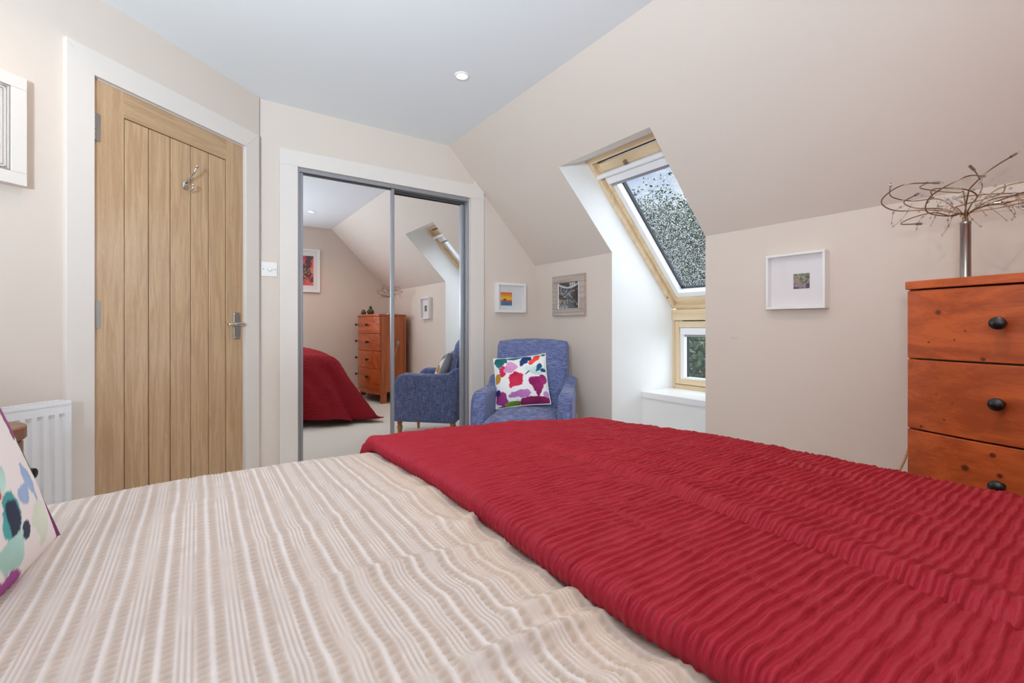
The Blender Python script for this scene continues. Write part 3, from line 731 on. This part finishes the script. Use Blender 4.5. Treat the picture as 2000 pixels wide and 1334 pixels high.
# seat cushion: domed, bulging at the front
n_ = 44; U, V = np.meshgrid(np.linspace(-1, 1, n_), np.linspace(0, 1, n_), indexing='ij')
def seat_half(sgn):
    bx = .232*np.sign(U)*np.abs(U)**1.0*(1+.06*(1-V)); byy = -.075+.60*V
    e = np.clip((1-np.abs(U)**7)*(1-np.abs(2*V-1)**7), 0, 1)**.45
    zz = .385+sgn*(.062*e)+(.018*(1-U**2)*np.sin(PI*V) if sgn > 0 else 0)
    return np.stack([bx, byy, zz], -1)
P = np.concatenate([seat_half(-1), seat_half(1)[::-1]], 0)
sm = gridmesh('seat_cushion', P); linkmesh('seat_cushion', sm, M['denim'], ch)
# arms: side profile extruded, rounded
for s in (-1, 1):
    prof = [(.0, .172), (.58, .172), (.60, .42), (.61, .66), (.565, .655), (.50, .610), (.36, .598), (.18, .602), (.10, .604), (.045, .588), (.015, .548), (.0, .49), (-.006, .36)]
    a_, b_ = (.228, .325) if s > 0 else (-.325, -.228)
    MB().prism(prof, 0, a_, b_).build('arm', M['denim'], ch, bevel=.036, seg=4)
    pi_ = MB()
    for xo in ((a_+.006, b_-.006)):
        pi_.tube([(xo if abs(xo) > .27 else xo, y-.001 if y < .1 else y, z-.012 if y > .02 else z) for (y, z) in ((-.002, .19), (-.004, .36), (.004, .49), (.02, .545), (.05, .583), (.10, .600), (.18, .598), (.36, .594), (.50, .606))], .0038, 6) if abs(xo) > .27 else None
    if pi_.v: pi_.build('piping', M['piping'], ch, smooth=True)
# back: tilted slab, softly crowned top
nu, nv = 40, 40
def backsurf(off, puff):
    U, V = np.meshgrid(np.linspace(-1, 1, nu), np.linspace(0, 1, nv), indexing='ij')
    hw = .262+.010*V-.012*np.clip(V-.9, 0, 1)*10*np.abs(U)**6
    x = U*hw; z = .30+V*(.612+.014*(1-U**2)-.012*np.abs(U)**8)
    y = .455+.125*V**1.1+off
    e = np.clip((1-np.abs(U)**8)*(1-np.abs(2*V-1)**10), 0, 1)**.5
    return np.stack([x, y+puff*e, z], -1)
P = np.concatenate([backsurf(.045, -.075), backsurf(.055, .035)[::-1]], 0)
bk = gridmesh('backrest', P); bo = linkmesh('backrest', bk, M['denim'], ch)
pi_ = MB(); pi_.tube([(-.262+.0*k, .50, .32) for k in (0,)]+[(-.268, .50+.125*v**1.1, .30+v*.60) for v in (.3, .6, .85, .95)]+[(-.255, .622, .905), (-.15, .625, .920), (0, .626, .926), (.15, .625, .920), (.255, .622, .905)]+[(.268, .50+.125*v**1.1, .30+v*.60) for v in (.95, .85, .6, .3)], .004, 6)
pi_.build('piping', M['piping'], ch, smooth=True)

# ------------------------------------------------------------------ pictures
def rectart(w, h, fn, n=70):
    nx = n; nz_ = max(8, int(n*h/w))
    U, V = np.meshgrid(np.linspace(0, 1, nx), np.linspace(0, 1, nz_), indexing='ij')
    P = np.stack([(U-.5)*w, np.zeros_like(U), (V-.5)*h], -1)
    return gridmesh('artwork', P, fn(U, V))
def picture(label, loc, rz, w, h, depth, fw, fmat, artw, arth, fn, mount_back, n=70, tilt=0, window=None, acx=0, acz=0, inner=0, fmat2=None):
    """origin on the wall at the picture's centre; local -y looks into the room"""
    t = thing('framed_picture', label, 'picture', loc, rz)
    if tilt: t.rotation_euler = (tilt, 0, rz)
    x, z = w/2, h/2
    MB().box((-x, -depth, z-fw), (x, 0, z)).build('frame_rail', fmat, t, bevel=.002)
    MB().box((-x, -depth, -z), (x, 0, -z+fw)).build('frame_rail', fmat, t, bevel=.002)
    for s in (-1, 1): MB().box((min(s*x, s*(x-fw)), -depth+.0002, -z+fw), (max(s*x, s*(x-fw)), 0, z-fw)).build('frame_rail', fmat2 or fmat, t, bevel=.002)
    MB().box((-x+fw, -depth+mount_back-.001, -z+fw), (x-fw, -.002, z-fw)).build('mount', M['card'], t)
    o = linkmesh('artwork', rectart(artw, arth, fn, n), M['art'], t); o.location = (acx, -depth+mount_back-.0025, acz)
    if inner:
        for k in range(4):
            q = .008*k; a = x-fw-.002-q; c = z-fw-.002-q
            rb = MB()
            for (p0, p1) in (((-a, c-.005), (a, c)), ((-a, -c), (a, -c+.005)), ((-a, -c), (-a+.005, c)), ((a-.005, -c), (a, c))):
                rb.box((p0[0], -depth+.004+.003*k, p0[1]), (p1[0], -depth+.02, p1[1]))
            rb.build('frame_bead', fmat, t)
    MB().box((-x+fw, -depth+.004, -z+fw), (x-fw, -depth+.0055, z-fw)).build('glass', M['pglass'], t)
    return t
def art_sunset(u, v):
    C = np.empty(u.shape+(3,)); hz = .38+.05*np.sin(u*5)+.14*np.clip((u-.55)*1.6, 0, 1)**1.2
    sky = L3((238, 160, 40))+(L3((226, 96, 40))-L3((238, 160, 40)))*np.clip((v-.75)*5, 0, 1)[..., None]
    sky = sky+(L3((244, 200, 70))-sky)*np.clip(1-np.abs(v-.55)*5, 0, 1)[..., None]
    hill = np.broadcast_to(L3((176, 92, 92)), C.shape); sea = L3((70, 128, 168))*(.7+.6*fbm(u*6, v*14, 3))[..., None]
    C = np.where((v > hz)[..., None], sky, hill); C = np.where((v < .26+.03*np.sin(u*7))[..., None], sea, C)
    cas = (np.abs(u-.36) < .11) & (v > hz-.02) & (v < hz+.06+.05*(np.sin(u*90) > .2))
    return np.where(cas[..., None], L3((70, 48, 40)), C)
def art_boats(u, v):
    n1 = fbm(u*6+2*fbm(u*3, v*3, 4), v*6, 5); C = np.empty(u.shape+(3,)); C[:] = L3((56, 52, 50))
    C = C+(L3((84, 96, 104))-C)*np.clip((n1-.5)*6, 0, 1)[..., None]
    C = C+(L3((70, 78, 62))-C)*np.clip((fbm(u*5, v*5, 8)-.58)*8, 0, 1)[..., None]
    C = C+(L3((70, 42, 36))-C)*np.clip((fbm(u*5+7, v*5, 18)-.6)*8, 0, 1)[..., None]
    hull = np.abs(v-(.80+.55*(u-.5)**2)) < .018+.03*fbm(u*9, v*9, 2)
    C = np.where(hull[..., None], L3((196, 200, 200)), C)
    for k, (a, b_, c_) in enumerate(((.9, .15, .1), (-.8, .95, .12), (.4, .35, .1), (1.6, -.35, .1), (-.5, .62, .1))):
        l_ = np.abs(v-(a*u+b_)+.08*(fbm(u*6, v*6, 20+k)-.5)) < .012
        C = np.where((l_ & (fbm(u*8, v*8, 30+k) > .45) & (v < .75))[..., None], L3((186, 190, 186)), C)
    cabin = (u > .58) & (u < .86) & (v > .86) & (v < .97); win = cabin & (np.abs(((u-.6)*9) % 1-.5) < .28) & (v > .88) & (v < .94)
    C = np.where(cabin[..., None], L3((222, 220, 212)), C); C = np.where(win[..., None], L3((40, 40, 42)), C)
    net = (u < .5) & (v < .34) & (fbm(u*22, v*22, 6) > .5)
    C = np.where(net[..., None], L3((160, 164, 150)), C)
    bow = (np.abs(np.hypot((u-.26)*.9, v-.72)-.15) < .014); C = np.where(bow[..., None], L3((176, 180, 180)), C)
    return C
def art_succulents(u, v):
    C = np.empty(u.shape+(3,)); C[:] = L3((70, 62, 66)); rg = random.Random(5)
    for k in range(42):
        cu, cv, r = rg.random(), rg.random(), rg.uniform(.07, .14)
        col = rg.choice([(132, 138, 96), (160, 130, 140), (150, 110, 130), (176, 140, 122), (110, 120, 90), (150, 124, 160)]) if cv < .6 else rg.choice([(134, 142, 98), (112, 124, 84), (150, 146, 112)])
        d = np.hypot(u-cu, v-cv)/r; w = np.clip((1-d)/.2, 0, 1)[..., None]
        C = C*(1-w)+L3(col)*(1.15-.5*np.clip(d, 0, 1))[..., None]*w
    return np.clip(C, 0, 1)
def art_red(u, v):
    C = np.empty(u.shape+(3,)); C[:] = L3((226, 62, 74))
    C = C+(L3((236, 110, 110))-C)*np.clip((fbm(u*4, v*4, 3)-.5)*5, 0, 1)[..., None]
    d = fbm(u*5+3, v*5, 9); w = np.clip((d-.46-.5*np.abs(u-.52)+.18)*9, 0, 1)[..., None]
    C = C*(1-w)+L3((66, 34, 48))*w
    s = (fbm(u*30, v*30, 12) > .66) & (v < .6) & (u < .75)
    return np.where(s[..., None], L3((196, 176, 130)), C)
def art_plain(u, v): return np.broadcast_to(L3((206, 196, 184)), u.shape+(3,))*(.92+.16*fbm(u*6, v*6, 4))[..., None]
picture('small white box frame with an orange sunset painting beside the wardrobe', (2.158, YF, 1.257), 0, .292, .246, .045, .020, M['frame_w'], .113, .110, art_sunset, .034, acx=-.038, acz=-.009)
picture('driftwood grey frame with a dark painting of boats above the armchair', (XR, 2.705, 1.265), -PI/2, .372, .322, .028, .056, M['driftwood'], .225, .205, art_boats, .012, n=110)
picture('white deep box frame with a tiny succulent print on the long right wall', (XR, 1.037, 1.245), -PI/2, .266, .272, .052, .012, M['frame_w'], .072, .073, art_succulents, .036, acx=.020, acz=-.001)
picture('cream frame with beaded inner moulding at the left edge of the photo', dpt(-.50, 1.73), DW, .53, .392, .04, .045, M['trim'], .3, .2, art_plain, .018, inner=1)
picture('white frame with a red and black abstract print seen in the mirror', (1.19, YB, 1.79), PI, .48, .60, .03, .028, M['frame_w'], .31, .41, art_red, .012, n=90)

# ------------------------------------------------------------------ switch and socket
t = thing('light_switch', 'white dimmer switch plate between the door and the wardrobe', 'switch', (.366, YF, 1.373))
MB().box((-.044, -.009, -.044), (.044, 0, .044)).build('plate', M['white_pl'], t, bevel=.003)
MB().lathe([(.013, 0), (.012, .014), (.010, .016)], 20, Matrix.Translation((.002, -.008, 0)) @ Matrix.Rotation(PI/2, 4, 'X')).build('dial', M['white_pl'], t, smooth='auto')
for s in (-1, 1): MB().ball((s*.032, -.009, 0), .0035, 8, 4, (1, .4, 1)).build('screw', M['steel'], t, smooth=True)
t = thing('wall_socket', 'white double wall socket low behind the armchair', 'socket', (XR, 2.69, .30), -PI/2)
MB().box((-.073, -.009, -.043), (.073, 0, .043)).build('plate', M['white_pl'], t, bevel=.003)
for s in (-1, 1):
    MB().box((s*.035-.008, -.013, .018), (s*.035+.008, -.009, .032)).build('rocker', M['white_pl'], t, bevel=.001)
    k = MB()
    for (x, z) in ((0, .004), (-.011, -.016), (.011, -.016)): k.box((s*.035+x-.003, -.0095, z-.004), (s*.035+x+.003, -.0088, z+.004))
    k.build('pin_holes', M['rubber'], t)

# ------------------------------------------------------------------ radiator
rt = thing('radiator', 'white fluted panel radiator under the picture on the door wall', 'radiator', DO, DW)
RX0, RX1, RZ0, RZ1, RY = -1.02+.19, -.135, .16, .742, -.095
pitch = .0335
pts = [(RX0, RY)]; k_ = int((RX1-.016-RX0-.02)/pitch)
for i in range(k_):
    x = RX1-.016-(k_-i)*pitch+.013
    pts += [(x, RY), (x+.004, RY+.011), (x+.016, RY+.011), (x+.020, RY)]
pts.append((RX1, RY))
body = MB()
zl = [RZ0+.035, RZ0+.05, RZ1-.06, RZ1-.045]
vs = []; 
for (z, k) in ((RZ0, 0), (zl[0], 0), (zl[1], 1), (zl[2], 1), (zl[3], 0), (RZ1-.012, 0)):
    for (px, py) in pts: vs.append((px, RY+(py-RY)*k, z))
n_ = len(pts); fs = [(i*n_+j, i*n_+j+1, (i+1)*n_+j+1, (i+1)*n_+j) for i in range(5) for j in range(n_-1)]
body.add(vs, fs); body.build('front_panel', M['rad'], rt, smooth='auto', angle=20)
MB().box((RX0, -.035, RZ0), (RX1, -.032, RZ1-.012)).build('rear_panel', M['rad'], rt)
for xx_ in (RX0, RX1): MB().box((xx_-.002, RY-.001, RZ0), (xx_+.002, -.03, RZ1)).build('side_cover', M['rad'], rt, bevel=.001)
gr = MB().box((RX0, RY-.002, RZ1-.014), (RX1, RY+.004, RZ1)).box((RX0, -.036, RZ1-.014), (RX1, -.03, RZ1))
x = RX0+.01
while x < RX1-.01: gr.box((x, RY+.004, RZ1-.006), (x+.006, -.036, RZ1-.002)); x += .014
gr.build('top_grille', M['rad'], rt)
for xx_ in (RX0+.1, RX1-.1): MB().box((xx_-.02, -.033, RZ0+.1), (xx_+.02, 0, RZ1-.1)).build('bracket', M['rad'], rt)
MB().tube([(RX1-.02, -.06, RZ0+.01), (RX1-.02, -.06, 0.0)], .008, 10).build('pipe', M['white_pl'], rt, smooth='auto')

# ------------------------------------------------------------------ drum bedside table
t = thing('bedside_table', 'round brown wooden bedside table with a dark knob by the radiator', 'bedside table', (-.534, 1.888, 0), math.radians(-24))
MB().lathe([(.116, .02), (.119, .03), (.119, .690), (.116, .694)], 48).build('body', M['drumwood'], t, smooth='auto')
MB().lathe([(.112, .694), (.112, .700)], 48).build('shadow_gap', M['black'], t)
MB().lathe([(.122, .700), (.126, .704), (.126, .735), (.122, .739)], 48).build('top', M['drumwood'], t, smooth='auto')
MB().lathe([(.10, 0), (.10, .02)], 36).build('plinth', M['black'], t)
MB().lathe([(.007, 0), (.008, .02), (.014, .028), (.0165, .046), (.015, .056), (.006, .059)], 20, Matrix.Translation((.116, 0, .612)) @ Matrix.Rotation(PI/2, 4, 'Y')).build('knob', M['black'], t, smooth='auto')

# ------------------------------------------------------------------ bow-fronted chest of drawers
CW, CD, BOW = .46, .40, .10
cx_ = thing('chest_of_drawers', 'orange stained pine bow-fronted chest of drawers against the right wall', 'chest of drawers', (1.955, .040, 0), -PI/2)
def bowy(x): return -BOW*(1-(x/CW)**2)
def bowslab(x0, x1, z0, z1, front, back, n=14):
    """slab whose front follows the bow"""
    b_ = MB(); vs = []
    for i in range(n+1):
        x = x0+(x1-x0)*i/n; vs += [(x, bowy(x)+front, z0), (x, bowy(x)+front, z1), (x, bowy(x)+back, z1), (x, bowy(x)+back, z0)]
    fs = [(i*4+k, i*4+(k+1) % 4, (i+1)*4+(k+1) % 4, (i+1)*4+k) for i in range(n) for k in range(4)]+[(0, 1, 2, 3), (n*4+3, n*4+2, n*4+1, n*4)]
    b_.add(vs, fs); return b_
# top board
n_ = 24; b_ = MB(); lo = [(-CW-.004+(2*CW+.008)*i/n_, bowy((-CW+(2*CW)*i/n_))-.006) for i in range(n_+1)]+[(CW+.004, CD), (-CW-.004, CD)]
b_.prism(lo, 2, 1.148, 1.175); b_.build('top', M['pine'], cx_, bevel=.003)
for s in (-1, 1):
    MB().box((min(s*CW, s*(CW-.022)), .022, .15), (max(s*CW, s*(CW-.022)), CD, 1.147)).build('side_panel', M['pine_v'], cx_, bevel=.002)
    MB().box((min(s*CW, s*(CW-.03)), .02, 0), (max(s*CW, s*(CW-.03)), .10, .15)).build('foot', M['pine_v'], cx_, bevel=.004)
    MB().box((min(s*CW, s*(CW-.03)), CD-.08, 0), (max(s*CW, s*(CW-.03)), CD, .15)).build('foot', M['pine_v'], cx_, bevel=.004)
MB().box((-CW+.022, CD-.012, .15), (CW-.022, CD, 1.147)).build('back_panel', M['pine_v'], cx_)
bowslab(-CW+.024, CW-.024, .13, 1.146, .030, .060).build('carcass', M['black'], cx_)
rows = [(1.1435, .9215, 1), (.9165, .6895, 2), (.6845, .4565, 2), (.4515, .2, 1)]
bowslab(-CW+.002, CW-.002, .12, .197, .004, .03).build('plinth_rail', M['pine'], cx_, bevel=.002)
def knob(x, z, par):
    th = math.atan2(2*BOW*x/CW**2, 1)
    Mx = Matrix.Translation((x, bowy(x), z)) @ Matrix.Rotation(th, 4, 'Z') @ Matrix.Rotation(PI/2, 4, 'X')
    MB().lathe([(.009, 0), (.0075, .006), (.0075, .018), (.014, .022), (.0185, .029), (.0175, .037), (.010, .042), (.001, .043)], 20, Mx).build('knob', M['black'], par, smooth='auto')
for (z1, z0, k) in rows:
    spans = [(-CW+.001, CW-.001)] if k == 1 else [(-CW+.001, -.002), (.002, CW-.001)]
    for (a_, c_) in spans:
        d_ = bowslab(a_, c_, z0, z1, 0, .021).build('drawer', M['pine'], cx_, bevel=.0025)
        zz = (z0+z1)/2 if z0 > .3 else .34
        for kx in ((-.228, .228) if k == 1 else (((a_+c_)/2,))): knob(kx, zz+.003, d_)

# ------------------------------------------------------------------ wire spray table lamp on the chest
LX, LY, LZ = 2.15, .395, 1.175
lp = thing('table_lamp', 'steel table lamp with a spray of curling wires on the pine chest', 'table lamp', (LX, LY, LZ))
MB().lathe([(.075, 0), (.075, .008), (.07, .012), (.018, .014)], 40).build('base', M['steel'], lp, smooth='auto')
MB().lathe([(.0145, .012), (.0145, .196), (.0152, .197), (.0152, .205), (.0135, .207)], 24).build('post', M['steel'], lp, smooth='auto')
lr = random.Random(12)
# camera-facing basis is not used: curls are placed by compass angle round the post
def spl(pts, n=8):
    pts = [Vector(p) for p in pts]; out = []
    for i in range(len(pts)-1):
        p0, p1, p2, p3 = pts[max(i-1, 0)], pts[i], pts[i+1], pts[min(i+2, len(pts)-1)]
        for k in range(n):
            t = k/n
            out.append(.5*((2*p1)+(p2-p0)*t+(2*p0-5*p1+4*p2-p3)*t*t+(-p0+3*p1-3*p2+p3)*t**3))
    out.append(pts[-1]); return out
specs = [(100, .215, .27, 1), (118, .15, .27, -1), (140, .17, .235, 1), (160, .12, .235, -1), (185, .10, .30, 1), (210, .17, .26, -1), (235, .20, .26, 1), (262, .19, .31, 1),
         (285, .21, .25, -1), (310, .20, .29, 1), (335, .17, .27, -1), (5, .14, .33, 1), (40, .16, .28, -1), (70, .17, .31, 1)]
for k, (az, R_, h_, sg) in enumerate(specs):
    a_ = math.radians(az); e1 = Vector((math.cos(a_), math.sin(a_), 0)); e2 = Vector((-math.sin(a_), math.cos(a_), 0))*sg
    r0 = lr.uniform(.055, .10); tl = lr.choice([-.03, .02, .045, .06])
    pts = [(0, 0, .20)+Vector((0, 0, 0)) if False else Vector((e1.x*.006, e1.y*.006, .205)), e1*.014+Vector((0, 0, .235)), e1*(R_*.4)+e2*.01+Vector((0, 0, h_-.01)),
           e1*(R_*.85)+e2*(r0*.35)+Vector((0, 0, h_+.003)), e1*(R_*1.0)+e2*(r0*1.0)+Vector((0, 0, h_+.012+tl*.5)), e1*(R_*.72)+e2*(r0*1.75)+Vector((0, 0, h_+.02+tl)),
           e1*(R_*.35)+e2*(r0*1.5)+Vector((0, 0, h_+.008+tl*1.1+.02*lr.random()))]
    if k % 3 == 1: pts = pts[:-1]
    sp = spl(pts); w_ = MB().tube(sp, .0020, 6).build('wire_arm', M['wire'], lp, smooth=True)
    d = (sp[-1]-sp[-3]).normalized(); p = sp[-1]
    q = MB().tube([p, p+d*.016], .0042, 10); q.build('bulb_holder', M['steel'], w_, smooth='auto')
    MB().tube([p+d*.016, p+d*.026], [.0026, .0018], 8).build('bulb', M['bead'], w_, smooth=True)
up_ = MB().tube(spl([(.01, -.02, .27), (.03, -.035, .32), (.012, -.03, .352), (-.0, -.022, .375)]), .0016, 6).build('wire_arm', M['wire'], lp, smooth=True)
MB().tube([(-.0, -.022, .375), (-.014, -.012, .392)], .0045, 10).build('bulb_holder', M['steel'], up_, smooth='auto')
bd = MB()
for k in range(22):
    a_ = lr.uniform(0, 2*PI); r1 = lr.uniform(.02, .16); p0 = Vector((math.cos(a_)*r1, math.sin(a_)*r1, .27+lr.uniform(-.01, .03)))
    a2 = a_+lr.uniform(-.9, .9); p2 = Vector((math.cos(a2)*(r1+.05), math.sin(a2)*(r1+.05), p0.z-lr.uniform(.03, .085))); mid = (p0+p2)/2+Vector((lr.uniform(-.02, .02), lr.uniform(-.02, .02), lr.uniform(-.01, .02)))
    sp = spl([p0, mid, p2], 5); MB().tube(sp, .0006, 5).build('thin_wire', M['wire'], lp, smooth=True)
    for q in (sp[3], sp[6], sp[-1]): bd.ball(q, lr.uniform(.0025, .0055), 8, 5)
for k in range(26):
    a_ = lr.uniform(0, 2*PI); r1 = lr.uniform(.02, .17); bd.ball((math.cos(a_)*r1, math.sin(a_)*r1, .265+lr.uniform(-.015, .06)), lr.uniform(.003, .006), 8, 5)
b_ = bd.build('glass_beads', M['bead'], lp, smooth=True); b_['kind'] = 'stuff'
cb = spl([(.05, .0, .010), (.08, .05, .006), (.085, .108, .004), (.085, .118, -.05), (.085, .125, -.36), (.075, .135, -.42), (.0, .155, -.62), (-.07, .20, -.80), (-.05, .19, -1.0), (.0, .2, -1.16), (.15, .22, -1.168)], 8)
MB().tube(cb, .0036, 8).build('cable', M['cable'], lp, smooth=True)
MB().ball((.083, .128, -.385), .026, 14, 8, (.75, .45, 1.25)).build('cable_switch', M['switchgrey'], lp, smooth=True)

# body for the added ceiling fill, out of view: pole, weighted base, tilted bowl
t = thing('added_fill_lamp', 'added unseen fill lamp with a tilted bowl in the corner behind the bed head', 'floor lamp', (FILL_POS.x, FILL_POS.y, 0))
MB().lathe([(.11, 0), (.11, .012), (.10, .02), (.012, .024)], 36).build('base', M['white_pl'], t, smooth='auto')
MB().lathe([(.009, .02), (.009, 1.25)], 14).build('pole', M['white_pl'], t, smooth='auto')
q_ = FDIR.to_track_quat('Z', 'Y').to_matrix().to_4x4()
MB().lathe([(.01, -.03), (.06, -.015), (.115, .03), (.15, .075), (.153, .075), (.12, .025), (.062, -.022), (.01, -.036)], 40, Matrix.Translation((0, 0, FILL_POS.z)) @ q_, cap=False).build('bowl', M['white_pl'], t, smooth=True)

# small things on the chest seen in the mirror
t = thing('glass_jar', 'larger rounded dark green jar on the pine chest seen in the mirror', 'jar', (1.99, .02, 1.175))
MB().lathe([(.025, 0), (.045, .02), (.05, .045), (.035, .07), (.02, .08), (.02, .1), (.024, .105)], 24).build('body', M['jar'], t, smooth='auto')
MB().lathe([(.020, .105), (.012, .118), (.002, .122)], 16).build('stopper', M['jar'], t, smooth='auto')
t = thing('glass_jar', 'smaller squat dark green jar on the pine chest seen in the mirror', 'jar', (1.90, .0, 1.175))
MB().lathe([(.022, 0), (.034, .014), (.036, .03), (.026, .05), (.016, .055)], 24).build('body', M['jar'], t, smooth='auto')
MB().lathe([(.019, .055), (.021, .062), (.016, .066)], 16).build('rim', M['jar'], t, smooth='auto')

# ------------------------------------------------------------------ garden beyond the window
mb = MB(); mb.box((3.6, -12, -2.9), (45, 40, -2.8)); struct('floor_garden', mb, M['grass'], 'lawn below the window')
def tree(name, label, loc, trunk_h, rad, nleaf, leaf, material, seed, group, flat=1.0):
    t = thing(name, label, 'tree', loc, 0, group)
    rg = np.random.RandomState(seed); r2 = random.Random(seed)
    tr_ = MB(); tr_.tube([(0, 0, 0), (.06, .03, trunk_h*.4), (-.05, .06, trunk_h*.8), (0, 0, trunk_h+rad*.6)], [.16, .13, .10, .04], 10)
    for k in range(7):
        a_ = k*.9; z0 = trunk_h*(.7+.05*k); tr_.tube([(0, 0, z0), (math.cos(a_)*rad*.4, math.sin(a_)*rad*.4, z0+rad*.4), (math.cos(a_)*rad*.75, math.sin(a_)*rad*.75, z0+rad*.7)], [.06, .04, .015], 7)
    tr_.build('trunk', M['bark'], t, smooth=True)
    cl_ = []
    for k in range(26):
        d = rg.normal(size=3); d /= np.linalg.norm(d); cl_.append(d*rad*rg.uniform(.35, .82)*np.array([1, 1, flat]))
    cl_ = np.array(cl_); idx = rg.randint(0, 26, nleaf); o3 = rg.normal(size=(nleaf, 3))*rad*.20
    c = cl_[idx]+o3+np.array([0, 0, trunk_h+rad*.75])
    a3 = rg.normal(size=(nleaf, 3)); a3 /= np.linalg.norm(a3, axis=1)[:, None]; b3 = np.cross(a3, rg.normal(size=(nleaf, 3))); b3 /= np.linalg.norm(b3, axis=1)[:, None]
    s = leaf*rg.uniform(.6, 1.3, (nleaf, 1))
    V_ = np.stack([c-a3*s, c+b3*s*.45, c+a3*s, c-b3*s*.45], 1).reshape(-1, 3)
    me = bpy.data.meshes.new('foliage'); nv = nleaf*4
    me.vertices.add(nv); me.vertices.foreach_set('co', V_.reshape(-1).astype(np.float32)); me.loops.add(nv); me.loops.foreach_set('vertex_index', np.arange(nv, dtype=np.int32))
    me.polygons.add(nleaf); me.polygons.foreach_set('loop_start', np.arange(0, nv, 4, dtype=np.int32)); me.update(calc_edges=True)
    f = linkmesh('foliage', me, material, t); f['kind'] = 'stuff'
g_ = 'trees beyond the dormer window'
tree('tree', 'big dark green tree beyond the roof window', (8.9, 6.2, -2.8), 3.75, 1.75, 95000, .044, M['leaf'], 1, g_)
tree('tree', 'pale grey-green tree to the left beyond the roof window', (7.6, 9.6, -2.8), 3.3, 1.7, 85000, .042, M['leaf2'], 2, g_)
tree('tree', 'dark tree to the right beyond the roof window', (12.0, 4.0, -2.8), 3.6, 2.1, 80000, .05, M['leaf'], 3, g_)
tree('tree', 'grey-green tree far behind the other garden trees', (14.5, 11.2, -2.8), 3.4, 2.6, 45000, .06, M['leaf2'], 4, g_)
# hedge outside the lower window
t = thing('hedge', 'tall glossy leaved hedge just outside the lower window', 'hedge', (5.6, 4.0, -2.8))
rg = np.random.RandomState(9); nl = 26000
c = np.stack([rg.normal(0, .22, nl), rg.uniform(-2.2, 2.2, nl), 3.72*rg.uniform(.35, 1, nl)**.8], 1)
a3 = rg.normal(size=(nl, 3)); a3 /= np.linalg.norm(a3, axis=1)[:, None]; b3 = np.cross(a3, rg.normal(size=(nl, 3))); b3 /= np.linalg.norm(b3, axis=1)[:, None]
s = .045*rg.uniform(.6, 1.3, (nl, 1)); V_ = np.stack([c-a3*s, c+b3*s*.5, c+a3*s, c-b3*s*.5], 1).reshape(-1, 3)
me = bpy.data.meshes.new('foliage'); me.vertices.add(nl*4); me.vertices.foreach_set('co', V_.reshape(-1).astype(np.float32)); me.loops.add(nl*4); me.loops.foreach_set('vertex_index', np.arange(nl*4, dtype=np.int32))
me.polygons.add(nl); me.polygons.foreach_set('loop_start', np.arange(0, nl*4, 4, dtype=np.int32)); me.update(calc_edges=True)
f = linkmesh('foliage', me, M['leaf'], t); f['kind'] = 'stuff'
for k in range(4): MB().tube([(0, -1.5+k, 0), (.05, -1.45+k, 1.4), (0, -1.5+k, 2.8)], [.05, .04, .02], 8).build('stem', M['bark'], t, smooth=True)
